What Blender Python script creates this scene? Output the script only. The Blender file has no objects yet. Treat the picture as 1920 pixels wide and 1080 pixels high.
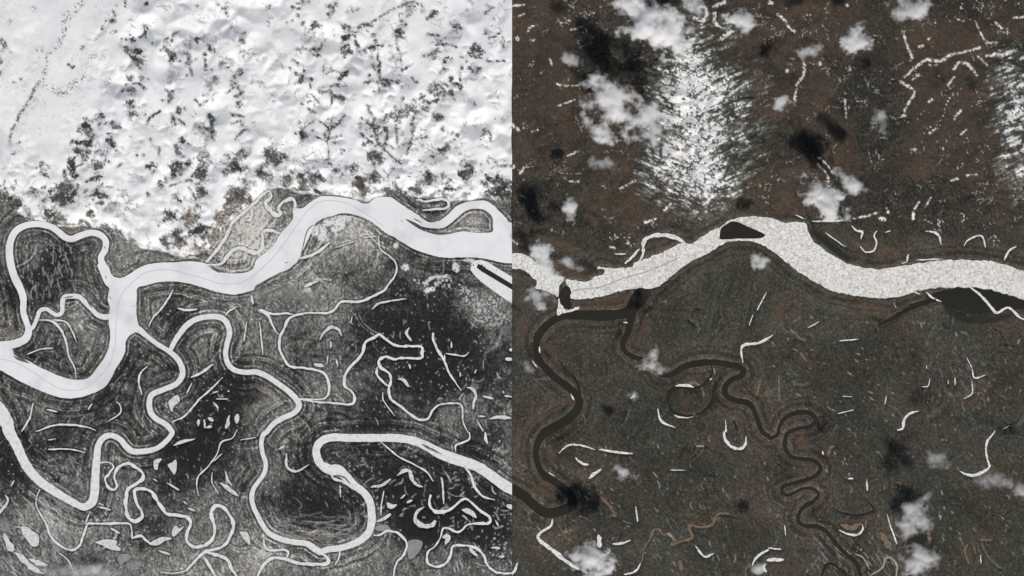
import bpy, math, random
import numpy as np
from mathutils import Vector
from mathutils.geometry import tessellate_polygon

# ------------------------------------------------------------------ camera, sky, sun, exposure
M = 15.0                      # metres of ground per photograph pixel
CAM_H = 150000.0              # the satellite looks straight down
SUN_EL = math.radians(35.5)
SUN_AZ = (0.223, -0.975)      # towards the sun: south, a little east

scene = bpy.context.scene
cam_d = bpy.data.cameras.new("camera")
cam = bpy.data.objects.new("camera", cam_d)
scene.collection.objects.link(cam)
cam.location = (0, 0, CAM_H)
cam.rotation_euler = (0, 0, 0)
cam_d.sensor_width = 36.0
cam_d.lens = 36.0 * CAM_H / (1920 * M)
cam_d.clip_start = 10.0
cam_d.clip_end = 400000.0
scene.camera = cam

world = bpy.data.worlds.new("World")
scene.world = world
world.use_nodes = True
wn = world.node_tree
bg = wn.nodes["Background"]
sky = wn.nodes.new("ShaderNodeTexSky")
sky.sky_type = 'NISHITA'
sky.sun_disc = False
sky.sun_elevation = SUN_EL
sky.sun_rotation = math.atan2(SUN_AZ[0], SUN_AZ[1])
wn.links.new(sky.outputs[0], bg.inputs[0])
bg.inputs[1].default_value = 0.066

sun_d = bpy.data.lights.new("sun", 'SUN')
sun_d.energy = 4.45
sun_d.angle = math.radians(0.5)
sun_d.color = (1.0, 0.955, 0.90)
sun = bpy.data.objects.new("sun", sun_d)
scene.collection.objects.link(sun)
sdir = Vector((SUN_AZ[0] * math.cos(SUN_EL), SUN_AZ[1] * math.cos(SUN_EL), math.sin(SUN_EL)))
sun.rotation_euler = sdir.to_track_quat('Z', 'Y').to_euler()
sun.location = (0, 0, 20000)

scene.view_settings.view_transform = 'Standard'
scene.view_settings.look = 'None'
scene.view_settings.gamma = 1.0
scene.view_settings.exposure = 0.0
scene.cycles.volume_bounces = 10
scene.cycles.max_bounces = 12
scene.cycles.volume_step_rate = 1.0
scene.cycles.volume_max_steps = 256

# ------------------------------------------------------------------ small helpers
rng = np.random.default_rng(7)
random.seed(7)
TAB = rng.random((512, 512)).astype(np.float32)


def vnoise(u, v, seed=0):
    u = np.asarray(u, np.float32) + seed * 37.31
    v = np.asarray(v, np.float32) + seed * 91.77
    iu = np.floor(u).astype(np.int32); iv = np.floor(v).astype(np.int32)
    fu = u - iu; fv = v - iv
    fu = fu * fu * (3 - 2 * fu); fv = fv * fv * (3 - 2 * fv)
    a = TAB[iv & 511, iu & 511]; b = TAB[iv & 511, (iu + 1) & 511]
    c = TAB[(iv + 1) & 511, iu & 511]; d = TAB[(iv + 1) & 511, (iu + 1) & 511]
    return (a + (b - a) * fu) * (1 - fv) + (c + (d - c) * fu) * fv


def fbm(u, v, seed=0, octaves=4, gain=0.5):
    s = 0; a = 1.0; t = 0
    for k in range(octaves):
        s = s + a * vnoise(u * 2 ** k, v * 2 ** k, seed + k * 3)
        t += a; a *= gain
    return s / t


def ridged(u, v, seed=0, octaves=4):
    s = 0; a = 1.0; t = 0
    for k in range(octaves):
        s = s + a * (1 - np.abs(2 * vnoise(u * 2 ** k, v * 2 ** k, seed + k * 5) - 1))
        t += a; a *= 0.5
    return s / t


def sstep(a, b, x):
    t = np.clip((x - a) / (b - a), 0, 1)
    return t * t * (3 - 2 * t)


def cell(u, v, seed=0):
    """blocky random value per cell"""
    iu = np.floor(np.asarray(u)).astype(np.int64) + seed * 113
    iv = np.floor(np.asarray(v)).astype(np.int64) + seed * 57
    return TAB[iv & 511, iu & 511]


# tiles of the photograph that the coordinates below were read from: origin in pixels, 4x enlarged
TILES = {"F": (0, 0, 1.0)}
for r in range(4):
    for c in range(2):
        TILES["L%d%d" % (r + 1, c + 1)] = (480 * c, 270 * r, 0.25)
        TILES["R%d%d" % (r + 1, c + 1)] = (960 + 480 * c, 270 * r, 0.25)


def parse(s, w0=16):
    """'L21: 10,20,30 40,50 L31: ...' -> array of (px, py, width px)"""
    ox, oy, k = TILES["F"]; w = w0; out = []
    for tok in s.split():
        if tok.endswith(":"):
            ox, oy, k = TILES[tok[:-1]]
            continue
        v = [float(q) for q in tok.split(",")]
        if len(v) > 2:
            w = v[2]
        out.append((ox + v[0] * k, oy + v[1] * k, w * 0.25))
    return np.array(out)


def smooth(P, step=3.0, closed=False):
    """Catmull-Rom through the points, resampled about every step pixels"""
    P = np.asarray(P, float); n = len(P)
    if n < 2:
        return P
    out = []
    rngn = n if closed else n - 1
    for i in range(rngn):
        p1 = P[i]; p2 = P[(i + 1) % n]
        p0 = P[(i - 1) % n] if (closed or i > 0) else 2 * p1 - p2
        p3 = P[(i + 2) % n] if (closed or i + 2 < n) else 2 * p2 - p1
        L = max(1, int(np.hypot(*(p2 - p1)[:2]) / step))
        for q in range(L):
            t = q / L
            out.append(0.5 * ((2 * p1) + (-p0 + p2) * t + (2 * p0 - 5 * p1 + 4 * p2 - p3) * t * t
                              + (-p0 + 3 * p1 - 3 * p2 + p3) * t ** 3))
    if not closed:
        out.append(P[-1])
    return np.array(out)


def clip_side(side):
    return (-9e9, 960.0) if side == 'L' else (960.0, 9e9)


def wx(px): return (px - 960.0) * M
def wy(py): return (540.0 - py) * M


COL = scene.collection


def add_mesh(name, verts, faces, mat, parent=None, smooth_shade=False, kind=None, label=None):
    me = bpy.data.meshes.new(name)
    me.from_pydata([tuple(v) for v in verts], [], [tuple(f) for f in faces])
    me.update()
    if smooth_shade:
        me.polygons.foreach_set("use_smooth", [True] * len(me.polygons))
    me.materials.append(mat)
    o = bpy.data.objects.new(name, me)
    COL.objects.link(o)
    if parent:
        o.parent = parent
    if kind:
        o["kind"] = kind
    if label:
        o["label"] = label
    return o


# ------------------------------------------------------------------ materials
def new_mat(name):
    m = bpy.data.materials.new(name); m.use_nodes = True
    nt = m.node_tree
    b = nt.nodes["Principled BSDF"]
    b.inputs["Specular IOR Level"].default_value = 0.15
    b.inputs["Roughness"].default_value = 0.85
    return m, nt, b


def noise_node(nt, scale, detail=4, rough=0.6):
    g = nt.nodes.new("ShaderNodeNewGeometry")
    mp = nt.nodes.new("ShaderNodeVectorMath"); mp.operation = 'SCALE'
    mp.inputs[3].default_value = scale
    n = nt.nodes.new("ShaderNodeTexNoise")
    n.inputs["Scale"].default_value = 1.0
    n.inputs["Detail"].default_value = detail
    n.inputs["Roughness"].default_value = rough
    nt.links.new(g.outputs["Position"], mp.inputs[0])
    nt.links.new(mp.outputs[0], n.inputs["Vector"])
    return n


def ramp(nt, src, stops):
    r = nt.nodes.new("ShaderNodeValToRGB")
    e = r.color_ramp.elements
    while len(e) > 1:
        e.remove(e[-1])
    e[0].position = stops[0][0]; e[0].color = (*stops[0][1], 1)
    for p, c in stops[1:]:
        k = e.new(p); k.color = (*c, 1)
    nt.links.new(src, r.inputs[0])
    return r


def mix(nt, a, b, fac, mode='MIX'):
    m = nt.nodes.new("ShaderNodeMix"); m.data_type = 'RGBA'; m.blend_type = mode
    m.clamp_factor = True
    if isinstance(fac, (int, float)):
        m.inputs[0].default_value = fac
    else:
        nt.links.new(fac, m.inputs[0])
    for s, i in ((a, 6), (b, 7)):
        if isinstance(s, tuple):
            m.inputs[i].default_value = (*s, 1)
        else:
            nt.links.new(s, m.inputs[i])
    return m.outputs[2]


def land_material(name, grain):
    m, nt, b = new_mat(name)
    a = nt.nodes.new("ShaderNodeAttribute"); a.attribute_name = "cover"
    n1 = noise_node(nt, 1 / 30.0, 3, 0.7)
    n2 = noise_node(nt, 1 / 170.0, 4, 0.6)
    r1 = ramp(nt, n1.outputs[0], [(0.25, (1 - grain,) * 3), (0.75, (1 + grain,) * 3)])
    r2 = ramp(nt, n2.outputs[0], [(0.3, (0.93, 0.93, 0.94)), (0.7, (1.05, 1.045, 1.03))])
    c = mix(nt, a.outputs["Color"], r1.outputs[0], 1.0, 'MULTIPLY')
    c = mix(nt, c, r2.outputs[0], 1.0, 'MULTIPLY')
    nt.links.new(c, b.inputs["Base Color"])
    b.inputs["Roughness"].default_value = 0.95
    b.inputs["Specular IOR Level"].default_value = 0.05
    return m


def two_tone(name, c0, c1, scale, lo=0.3, hi=0.7, rough=0.8, detail=5, extra=None):
    m, nt, b = new_mat(name)
    n = noise_node(nt, scale, detail, 0.65)
    r = ramp(nt, n.outputs[0], [(lo, c0), (hi, c1)])
    c = r.outputs[0]
    if extra:
        col, sc, p0, p1 = extra
        n2 = noise_node(nt, sc, 3, 0.6)
        f = ramp(nt, n2.outputs[0], [(p0, (0, 0, 0)), (p1, (1, 1, 1))])
        c = mix(nt, c, col, f.outputs[0])
    nt.links.new(c, b.inputs["Base Color"])
    b.inputs["Roughness"].default_value = rough
    return m


MAT = {
    "hill_snow": land_material("hill_snow", 0.03),
    "land": land_material("floodplain_cover", 0.22),
    "land_r": land_material("spring_cover", 0.30),
    "ice": two_tone("snow_on_river_ice", (0.75, 0.752, 0.755), (0.82, 0.818, 0.812), 1 / 600.0, .3, .7, .8, 5,
                    ((0.57, 0.58, 0.60), 1 / 1000.0, 0.48, 0.80)),
    "ice_small": two_tone("snow_on_creek_ice", (0.50, 0.50, 0.495), (0.76, 0.76, 0.75), 1 / 110.0, .25, .55),
    "lake": two_tone("snow_on_lake_ice", (0.30, 0.30, 0.295), (0.70, 0.70, 0.69), 1 / 70.0, 0.28, 0.55),
    "grey_ice": two_tone("thin_grey_ice", (0.20, 0.20, 0.195), (0.31, 0.31, 0.30), 1 / 200.0),
    "pack_": None,
    "white_ice": two_tone("old_white_ice", (0.20, 0.185, 0.16), (0.80, 0.79, 0.76), 1 / 60.0, 0.32, 0.52),
    "water": two_tone("silty_open_water", (0.017, 0.0165, 0.012), (0.025, 0.023, 0.017), 1 / 500.0, 0.3, 0.7, 0.5),
    "brown": two_tone("brown_creek_bed", (0.095, 0.066, 0.045), (0.24, 0.18, 0.125), 1 / 90.0),
    "tan": two_tone("tan_sand", (0.20, 0.17, 0.13), (0.42, 0.38, 0.31), 1 / 90.0),
    "trail": two_tone("packed_trail_snow", (0.44, 0.46, 0.50), (0.62, 0.63, 0.66), 1 / 200.0),
    "bar": two_tone("bare_gravel", (0.045, 0.045, 0.043), (0.22, 0.215, 0.20), 1 / 60.0, .3, .7),
    "asphalt": two_tone("swept_runway", (0.012, 0.012, 0.013), (0.03, 0.03, 0.03), 1 / 50.0),
    "apron": two_tone("ploughed_snow", (0.66, 0.66, 0.66), (0.82, 0.82, 0.82), 1 / 90.0),
}

def pack_ice():
    """floes of unlike brightness with grey slush and meltwater between them"""
    m, nt, b = new_mat("broken_spring_ice")
    g = nt.nodes.new("ShaderNodeNewGeometry")
    def vor(sc, feat):
        mp = nt.nodes.new("ShaderNodeVectorMath"); mp.operation = 'SCALE'; mp.inputs[3].default_value = sc
        nt.links.new(g.outputs["Position"], mp.inputs[0])
        v = nt.nodes.new("ShaderNodeTexVoronoi"); v.feature = feat
        v.inputs["Scale"].default_value = 1.0
        nt.links.new(mp.outputs[0], v.inputs["Vector"])
        return v
    v1 = vor(1 / 60.0, 'F1'); v2 = vor(1 / 130.0, 'DISTANCE_TO_EDGE')
    sep = nt.nodes.new("ShaderNodeSeparateColor"); nt.links.new(v1.outputs["Color"], sep.inputs[0])
    base = ramp(nt, sep.outputs[0], [(0.0, (0.55, 0.53, 0.49)), (0.35, (0.70, 0.69, 0.65)), (1.0, (0.83, 0.82, 0.79))])
    crack = ramp(nt, v2.outputs["Distance"], [(0.0, (0.72, 0.70, 0.66)), (0.10, (1, 1, 1))])
    c = mix(nt, base.outputs[0], crack.outputs[0], 1.0, 'MULTIPLY')
    n = noise_node(nt, 1 / 420.0, 4, 0.65)
    f = ramp(nt, n.outputs[0], [(0.56, (0, 0, 0)), (0.86, (1, 1, 1))])
    c = mix(nt, c, (0.40, 0.375, 0.335), f.outputs[0])
    n2 = noise_node(nt, 1 / 130.0, 5, 0.7)
    f2 = ramp(nt, n2.outputs[0], [(0.66, (0, 0, 0)), (0.72, (1, 1, 1))])
    c = mix(nt, c, (0.13, 0.12, 0.10), f2.outputs[0])
    nt.links.new(c, b.inputs["Base Color"])
    return m


MAT.pop("pack_")
MAT["pack"] = pack_ice()

# ------------------------------------------------------------------ the water, read off the photograph
WATER = []     # name, side, material, outline or centre line, label


def poly(name, side, mat, s, holes=(), label=None, z=None):
    WATER.append(dict(name=name, side=side, mat=mat, poly=smooth(parse(s)[:, :2], 3.0, True),
                      holes=[smooth(parse(h)[:, :2], 3.0, True) for h in holes], label=label, z=z))


def line(name, side, mat, s, w0=16, label=None, z=None, major=False):
    P = parse(s, w0)
    WATER.append(dict(name=name, side=side, mat=mat, line=smooth(P, 2.5), label=label, z=z, major=major))


def lines(name, side, mat, s, w0=16):
    tile = None
    for part in s.split("/"):
        toks = part.split()
        if not toks:
            continue
        if toks[0].endswith(":"):
            tile = toks[0]
        line(name, side, mat, part if toks[0].endswith(":") else tile + " " + part, w0)


# --- left: winter
poly("frozen_river", "L", "ice",
     "L22: 2100,560 2100,900 1920,895 1840,888 1750,868 1650,852 1530,850 1400,850 1270,820 1190,790 1100,740 1040,700 970,665 920,625 "
     "860,580 800,550 720,526 640,520 570,540 500,560 450,592 430,630 402,690 380,740 350,800 330,850 290,900 240,940 "
     "180,962 100,1005 0,1060 L31: 1900,14 1800,42 1720,47 1600,22 1540,0 L21: 1480,1064 1400,1042 1300,1030 1200,1035 1100,1058 "
     "1030,1080 L31: 1026,60 1022,150 1026,220 1040,280 1060,310 1000,338 960,370 940,410 940,470 910,540 870,600 840,660 800,730 "
     "740,770 640,810 560,825 480,825 380,800 280,760 170,710 80,660 0,615 -160,560 -160,400 0,408 60,430 95,460 100,490 130,515 "
     "200,540 290,590 380,630 460,665 540,686 630,686 690,650 740,580 790,510 820,430 826,330 815,240 822,190 822,130 808,90 815,40 822,0 "
     "L21: 795,1060 770,1010 745,950 735,900 800,905 840,980 880,1002 920,1002 980,970 1040,930 1100,905 1200,890 1330,887 1400,880 "
     "1500,886 1560,905 1620,945 1680,962 1750,972 1850,960 1900,930 L22: 0,872 60,820 130,760 190,662 240,612 275,560 285,488 "
     "350,480 400,442 450,410 490,392 600,396 700,410 760,422 800,446 850,441 880,412 920,396 1010,400 1060,430 1130,480 1200,522 "
     "1250,560 1300,586 1350,582 1400,562 1450,520 1500,470 1560,440 1640,426 1720,426 1780,460 1840,520 1880,560 1920,590",
     holes=["L22: 1120,562 1190,588 1250,620 1330,632 1400,630 1450,602 1500,560 1560,510 1620,486 1700,490 1750,520 1776,560 "
            "1776,610 1768,660 1650,665 1550,655 1450,675 1370,681 1300,666 1230,640 1170,602"],
     label="broad snow covered frozen river winding below the snowy hills", z=0.0)
line("frozen_side_channel", "L", "ice",
     "L21: 800,970,60 768,900,52 758,850,46 788,790,46 792,725,44 750,680,46 680,665,46 600,688,48 540,712,48 490,700,48 440,660,48 "
     "380,620,46 280,600,46 190,612,48 120,652,50 82,720,52 70,800,54 80,900,56 110,1000,56 150,1080,54 L31: 175,80,50 175,180,46 "
     "200,260,44 215,320,50 190,380,58 120,415,60 40,430,66 -60,440,70", z=0.9, major=True,
     label="white frozen channel looping round the dark meadow at the left edge")
line("frozen_side_channel", "L", "ice_small",
     "L31: 225,310,26 250,290,28 280,220,30 300,170,30 350,158,30 390,185,30 430,202,30 465,180,32 468,120,34 480,72,36 540,60,36 "
     "600,70,36 650,120,36 690,160,34 730,200,36 780,217,40 835,212,44", z=1.7, major=True,
     label="narrow snowy channel with two humps joining the frozen river at left")
line("frozen_tributary", "L", "ice_small",
     "L31: 1020,300,60 1060,325,44 1100,360,36 1180,420,34 1260,470,36 1330,530,40 1365,600,42 1365,660,42 1320,720,40 1230,760,40 "
     "1140,800,42 1120,860,42 1130,930,42 1170,980,40 1240,1020,40 1285,1070,40 L41: 1285,20,38 1245,70,38 1180,120,38 1100,142,42 "
     "1000,145,46 950,112,44 900,55,42 830,25,42 770,48,44 735,110,48 728,180,54 720,260,60 714,360,62 708,460,64 690,525,64 "
     "640,560,56 590,550,50 500,500,54 400,440,62 300,370,66 220,285,70 170,200,72 120,90,76 70,0,84 L31: 50,1010,100 0,930,110 "
     "-80,850,110", z=0.9, major=True, label="long frozen tributary bending down to a sharp V at the lower left")
line("frozen_tributary", "L", "ice_small",
     "L31: 1270,480,34 1310,400,36 1350,340,40 1400,280,42 1470,235,42 1560,215,42 1650,220,42 1700,260,42 1722,335,40 1702,420,38 "
     "1692,500,38 1712,570,38 1760,615,38 1840,632,40 1920,630,40 L32: 80,660,40 170,720,40 250,780,42 310,845,42 322,890,42 "
     "280,940,40 200,975,40 130,1020,38 80,1080,36 L42: 55,20,34 40,80,34 50,160,32 72,230,32 65,300,32 20,370,32 L41: "
     "1900,430,34 1888,500,34 1905,570,34 L42: 10,620,34 45,690,36 100,760,38 180,800,40 280,825,42 370,835,42 430,870,46 490,905,50", z=1.7,
     major=True, label="frozen tributary arching over a round hump then dropping to the big loop")
line("frozen_meander", "L", "ice_small",
     "L42: 2040,480,84 1920,430,80 1850,390,78 1740,310,76 1650,255,76 1500,205,80 1380,160,78 1280,105,66 1180,65,62 1050,45,60 "
     "900,44,58 700,44,58 580,40,58 500,62,58 456,115,58 456,180,58 485,240,60 550,280,74 620,290,84 680,340,66 740,400,58 "
     "810,455,56 852,520,56 866,600,58 866,680,58 840,760,56 760,825,52 640,868,46 540,880,46 480,905,46", z=0.9, major=True,
     label="wide white frozen meander curling through the lower middle of the winter half")
lines("frozen_creek", "L", "ice_small",
      "L42: 485,895,34 540,950,34 530,985,26 430,990,22 320,985,22 220,955,22 140,940,24 80,970,26 40,1020,26 5,1090,26 / "
      "555,300,20 580,345,18 640,368,18 700,402,18 770,450,18 / 390,815,22 440,870,30 / 940,75,14 1000,130,12 1080,190,10 1180,240,10 1280,300,12 1330,370,12 / "
      "1560,255,18 1610,320,16 1640,410,16 1700,480,14 1790,510,14 / "
      "1310,470,36 1300,530,36 1330,588,36 1400,600,34 1470,570,20 1540,510,18 1590,510,18 1660,570,18 1750,640,20 1740,685,20 "
      "1600,690,14 1520,750,16 1440,720,14 1400,730,14 1380,800,12 1340,860,12 1290,900,14 1288,980,16 1350,1010,18 1420,985,18 "
      "1460,920,18 1480,855,18 1560,850,18 1650,870,18 1710,930,20 1730,990,20 1800,1050,20 1900,1058,20 1990,1050,20 / "
      "880,775,18 930,770,18 980,742,16 1050,752,16 1110,800,18 1130,860,18 1100,930,16 1050,990,14 1030,1090,14 / "
      "60,790,12 60,840,14 100,885,14 200,882,16 240,900,18 230,945,20 / 630,890,12 620,950,10 590,1000,10 / "
      "1600,0,14 1600,50,14 1560,75,12 1500,100,12 1500,150,12 / 1720,0,18 1725,50,20 1740,85,20 / 960,440,10 940,540,10 935,620,10")
lines("oxbow_lake", "L", "lake",
      "L42: 1262,560,16 1205,600,28 1195,660,34 1240,700,36 1310,702,36 1350,665,34 / 860,412,14 950,395,18 1010,350,18 / "
      "1060,325,20 1110,290,26 1150,292,30 1170,350,26 1200,390,24 1250,412,14 / 905,672,18 960,648,20 1010,612,22 / "
      "170,130,10 210,100,18 / 228,160,16 232,260,18 280,294,18 340,280,14 400,240,8 / 1600,870,18 1660,930,28 / 1762,868,18 1830,872,20 / "
      "1820,935,20 1862,930,24 / 1082,500,14 1120,470,18 / 1130,530,18 1172,510,22 / 1545,580,16 1600,595,34 1655,640,18 / "
      "1390,340,18 1402,420,14 1408,540,14 / 1880,550,28 1940,572,28 / 985,530,30 1010,560,34 1055,545,24 / "
      "1400,790,26 1440,790,34 1420,845,20 / 1795,660,10 1820,710,12 / 630,400,12 635,490,8")
lines("frozen_creek", "L", "ice_small",
      "L22: 920,690,14 930,780,14 1000,840,14 1048,890,14 1050,970,14 990,1060,14 L32: 960,18,16 880,60,16 780,100,18 640,102,20 600,150,18 "
      "540,185,16 400,186,14 280,210,16 230,250,20 210,310,18 180,360,18 174,440,18 205,520,18 250,585,18 350,597,16 450,615,18 "
      "510,640,20 540,700,20 546,790,20 500,830,20 420,838,20 315,828,24 / "
      "L32: 315,832,24 450,852,18 560,860,18 700,872,20 735,850,20 735,800,18 700,760,14 665,730,18 668,660,22 700,600,22 760,540,20 800,480,20 "
      "820,410,20 880,375,20 930,350,20 980,390,20 1050,430,20 1150,435,18 1240,440,18 1246,490,20 1238,526,16 1100,524,16 "
      "1040,535,16 970,515,22 920,550,24 940,600,20 1000,640,20 1010,700,18 995,770,18 1020,840,18 1090,890,16 1160,950,18 1220,985,18 "
      "1290,980,18 1330,910,16 1380,875,14 1460,865,16 1530,870,18 1550,920,18 1552,1000,16 1590,1085,14 / "
      "L32: 910,590,16 905,650,18 960,710,14 1000,740,10 / 950,780,10 960,850,10 1040,960,8 / 20,165,26 80,195,22 115,260,14 150,325,12 175,345,14 / "
      "30,160,20 120,195,16 220,190,14 300,200,10 / 1330,335,26 1332,400,22 1370,480,20 1412,545,16 1440,620,14 1490,700,12 1540,770,10 / 1412,500,14 1414,570,12 / "
      "1420,490,10 1490,500,12 1560,510,10 1600,480,10 / 25,250,8 45,420,10 50,500,8")
lines("oxbow_lake", "L", "lake",
      "L32: 478,390,12 510,330,18 570,292,22 620,312,18 642,360,14 / 1150,295,16 1128,340,22 1165,398,16 / 1580,745,16 1630,762,22 1650,812,22 1635,860,18 1630,912,12 / "
      "1748,980,14 1830,966,26 1910,975,22 / 870,158,14 920,116,14 1020,95,12 1130,80,10 / 435,570,20 505,585,30 / 560,400,12 560,450,14 / 720,210,10 712,265,12 / "
      "1060,680,12 1110,690,22 1145,740,20 / 1465,400,12 1465,450,14 / 1640,640,14 1655,610,14 / 1530,630,12 1530,665,14 / 1700,810,14 1780,830,18 / "
      "1850,770,18 1858,790,18 / 1900,460,26 1940,465,26 / 1870,530,26 1940,535,30 / 1150,570,16 1155,605,18 / 600,530,10 615,590,14 / 540,500,10 530,570,10 / "
      "1860,810,12 1930,815,14 / 1660,960,10 1720,962,12 / 1655,990,14 1705,1075,14")
lines("frozen_creek", "L", "ice_small",
      "L41: 745,232,22 820,230,22 850,260,22 820,310,24 790,350,24 810,410,24 850,432,24 875,405,20 855,340,18 870,290,22 910,250,22 960,235,22 "
      "1020,265,22 1072,310,22 1070,350,22 1020,390,22 962,430,22 945,490,22 945,570,22 960,640,24 1010,668,28 1062,640,26 1060,590,20 "
      "1030,540,18 1010,480,18 1012,432,20 1080,428,24 1140,450,26 1170,500,26 1210,560,22 1250,612,24 1330,622,22 1400,640,22 "
      "1432,690,22 1402,760,22 1402,820,22 1450,860,22 1540,848,22 1600,790,22 1612,720,20 1590,650,24 1588,590,24 1620,550,24 1680,570,24 "
      "1730,640,24 1752,710,24 1722,790,24 1680,850,22 1600,882,22 1545,893,28 1500,930,24 1440,990,22 1390,1040,20 1300,1060,16 1200,1050,12 / "
      "1550,900,24 1660,932,22 1710,960,22 1740,1030,22 1780,1090,22 / 1530,940,24 1580,1020,20 1620,1090,18 / "
      "300,430,10 270,500,10 280,570,10 340,680,12 380,780,14 450,850,14 530,885,16 590,860,16 620,790,16 650,700,16 680,686,16 800,686,16 960,686,16 "
      "985,720,18 990,800,18 / 995,795,18 1060,780,18 1100,815,18 1130,835,24 / 670,610,10 640,690,8 / 360,130,12 480,126,12 560,135,10 640,152,8 / "
      "1780,-20,10 1740,45,12 1660,75,10 1630,160,8 1560,260,10 1490,330,10 1475,400,10 1490,480,8 / 1665,160,8 1600,220,8 / "
      "440,905,10 510,960,12 540,1020,8")
poly("frozen_lake", "L", "lake", "L41: 715,828 800,803 880,818 870,840 905,885 830,882 770,850", label="white spindle shaped frozen pond in the lower left")
poly("frozen_lake", "L", "lake", "L41: 155,715 205,712 240,740 290,780 285,850 240,855 190,795", label="pale ragged frozen pond at the lower left corner")
poly("frozen_lake", "L", "grey_ice", "L41: 880,932 960,910 982,945 930,975 900,995")
poly("frozen_lake", "L", "lake", "L41: 1258,245 1290,230 1322,208 1322,285 1304,322 1285,290")
poly("frozen_lake", "L", "lake", "L41: 1155,215 1215,200 1190,235 1182,280 1155,275")
poly("frozen_lake", "L", "lake", "L41: 1300,100 1360,62 1465,50 1400,76 1340,92")
poly("frozen_lake", "L", "lake", "L41: 1115,840 1180,800 1240,785 1290,800 1240,815 1180,850")
poly("frozen_lake", "L", "lake", "L41: 1290,740 1320,700 1345,720 1380,705 1345,750 1300,785")
poly("frozen_lake", "L", "lake", "L41: 1800,750 1860,760 1872,845 1830,805")
poly("frozen_lake", "L", "grey_ice", "L42: 1140,820 1245,818 1222,900 1150,952")
poly("frozen_lake", "L", "grey_ice", "L42: 900,705 980,695 1010,735 960,742 900,735")
poly("frozen_lake", "L", "lake", "L31: 1265,850 1330,800 1348,850 1310,880 1290,930 1275,900")
lines("frozen_lake", "L", "lake",
      "L41: 30,760,20 70,850,50 100,890,44 / 110,900,20 180,960,44 240,1020,40 330,1062,14 / 215,950,16 290,985,38 355,1000,16 / 1650,380,14 1720,430,30 1790,482,12 / "
      "1690,290,10 1708,360,16 1740,400,12 / 1590,300,8 1590,380,10 1640,465,10 / 40,470,14 58,520,20 10,590,22 -30,640,20 / 85,405,14 106,362,16 / "
      "740,560,14 830,585,14 / 740,535,10 780,550,14 / 880,500,16 / 830,720,18 900,760,10 / 1150,350,14 1180,370,12 / 1250,380,10 1345,435,14 / 1380,520,16 1400,540,14 / "
      "1410,570,12 1465,590,16 / 1190,890,10 1275,918,16 / 1800,60,8 1920,40,8 / 785,600,12 800,625,12 / 360,60,10 420,50,10")
lines("frozen_pond", "L", "lake",
      "L31: 1490,985,24 1488,1035,22 / 1530,985,16 1538,1050,18 / 1560,970,26 1600,995,30 / 1545,1045,22 1590,1040,24 / 1722,955,18 1708,1010,24 1694,1055,22 / 1782,945,28 1776,1015,34 / "
      "1600,855,12 1630,890,14 1632,920,8 / 1620,832,10 1710,832,10 / 1715,775,18 / 1590,790,10 1640,770,10")
lines("frozen_slough", "L", "ice_small",
      "L31: 290,240,12 380,245,16 440,290,18 480,360,16 500,430,14 520,520,10 560,600,10 570,680,10 / 390,238,10 490,252,12 540,320,12 575,410,10 / 1300,10,12 1230,130,14 1150,220,12 1115,290,10 / "
      "1330,150,12 1400,165,16 1480,160,12 / 1600,570,14 1500,640,20 1430,672,12 / 1670,670,8 1590,750,12 1500,830,12 1440,900,12 1370,970,12 1290,1002,14 / 1440,710,8 1400,790,10 / "
      "1065,800,10 1040,700,14 1060,630,14 1105,588,12 / 160,1075,16 220,980,12 250,860,12 / 270,1075,10 400,1032,14 520,1026,14 640,1040,12 720,1070,8 / 810,1000,8 900,940,10 900,880,8 870,850,8 / 660,912,14 692,868,10 / "
      "200,500,8 300,460,8 400,450,8 / 1690,205,10 1720,170,12 1775,140,12 / 1880,50,14 1900,120,14 / 1850,250,8 1830,400,8 / 350,910,12 430,930,12")
lines("frozen_slough", "L", "ice_small",
      "L21: 1545,888,26 1620,800,26 1680,720,24 1720,640,22 1750,580,24 1820,520,20 1920,430,20 L22: 50,380,24 100,345,20 / "
      "L22: 105,350,16 112,395,24 75,440,26 100,490,28 150,535,30 185,520,28 165,480,26 210,432,26 270,410,28 292,450,30 284,510,34 / "
      "L21: 1560,905,20 1660,893,24 1710,835,26 1750,792,28 1810,780,28 1870,802,28 1920,815,26 L22: 40,790,24 50,720,20 55,652,22 120,650,28 180,672,34 / "
      "L21: 1840,570,14 1880,560,16 1890,480,14 / L22: 325,860,20 420,832,18 500,782,18 552,738,18 / 1205,412,20 1280,430,18 1400,408,20 1445,440,18 1420,480,18 1250,495,16 / "
      "1850,570,18 1890,620,16 1930,680,18 / 360,1070,22 460,1025,16 / 590,780,6 760,720,6 / 800,700,8 900,690,8")

BARS = """L31: 100,512,8 150,535,20 222,564,12 / 1322,430,8 1334,465,32 1342,502,10 / L42: 1240,92,8 1300,120,18 1392,166,10 / 590,325,8 650,335,14 712,388,8 /
425,825,10 470,840,18 505,862,10 / L22: 1085,572,8 1100,582,10 / 1185,560,9 1245,592,8 / L21: 782,768,12 790,786,10 / 786,840,14 796,862,14 / 786,990,10 802,1008,10 / L22: 334,842,6 360,742,8 386,650,8 432,606,7 / 215,896,7 242,884,7 /
L31: 1005,130,8 1008,142,8 / 820,60,8 835,85,8 / L21: 1560,912,6 1620,950,12 1690,966,8 / L41: 410,418,6 425,426,8 / L31: 480,75,8 550,62,9 / 655,100,8 690,150,8"""
for part in BARS.replace("\n", " ").split("/"):
    if part.split()[0].endswith(":"):
        bar_tile = part.split()[0]
    line("gravel_bar", "L", "bar", part if part.split()[0].endswith(":") else bar_tile + " " + part, 8, z=3.2)

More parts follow.
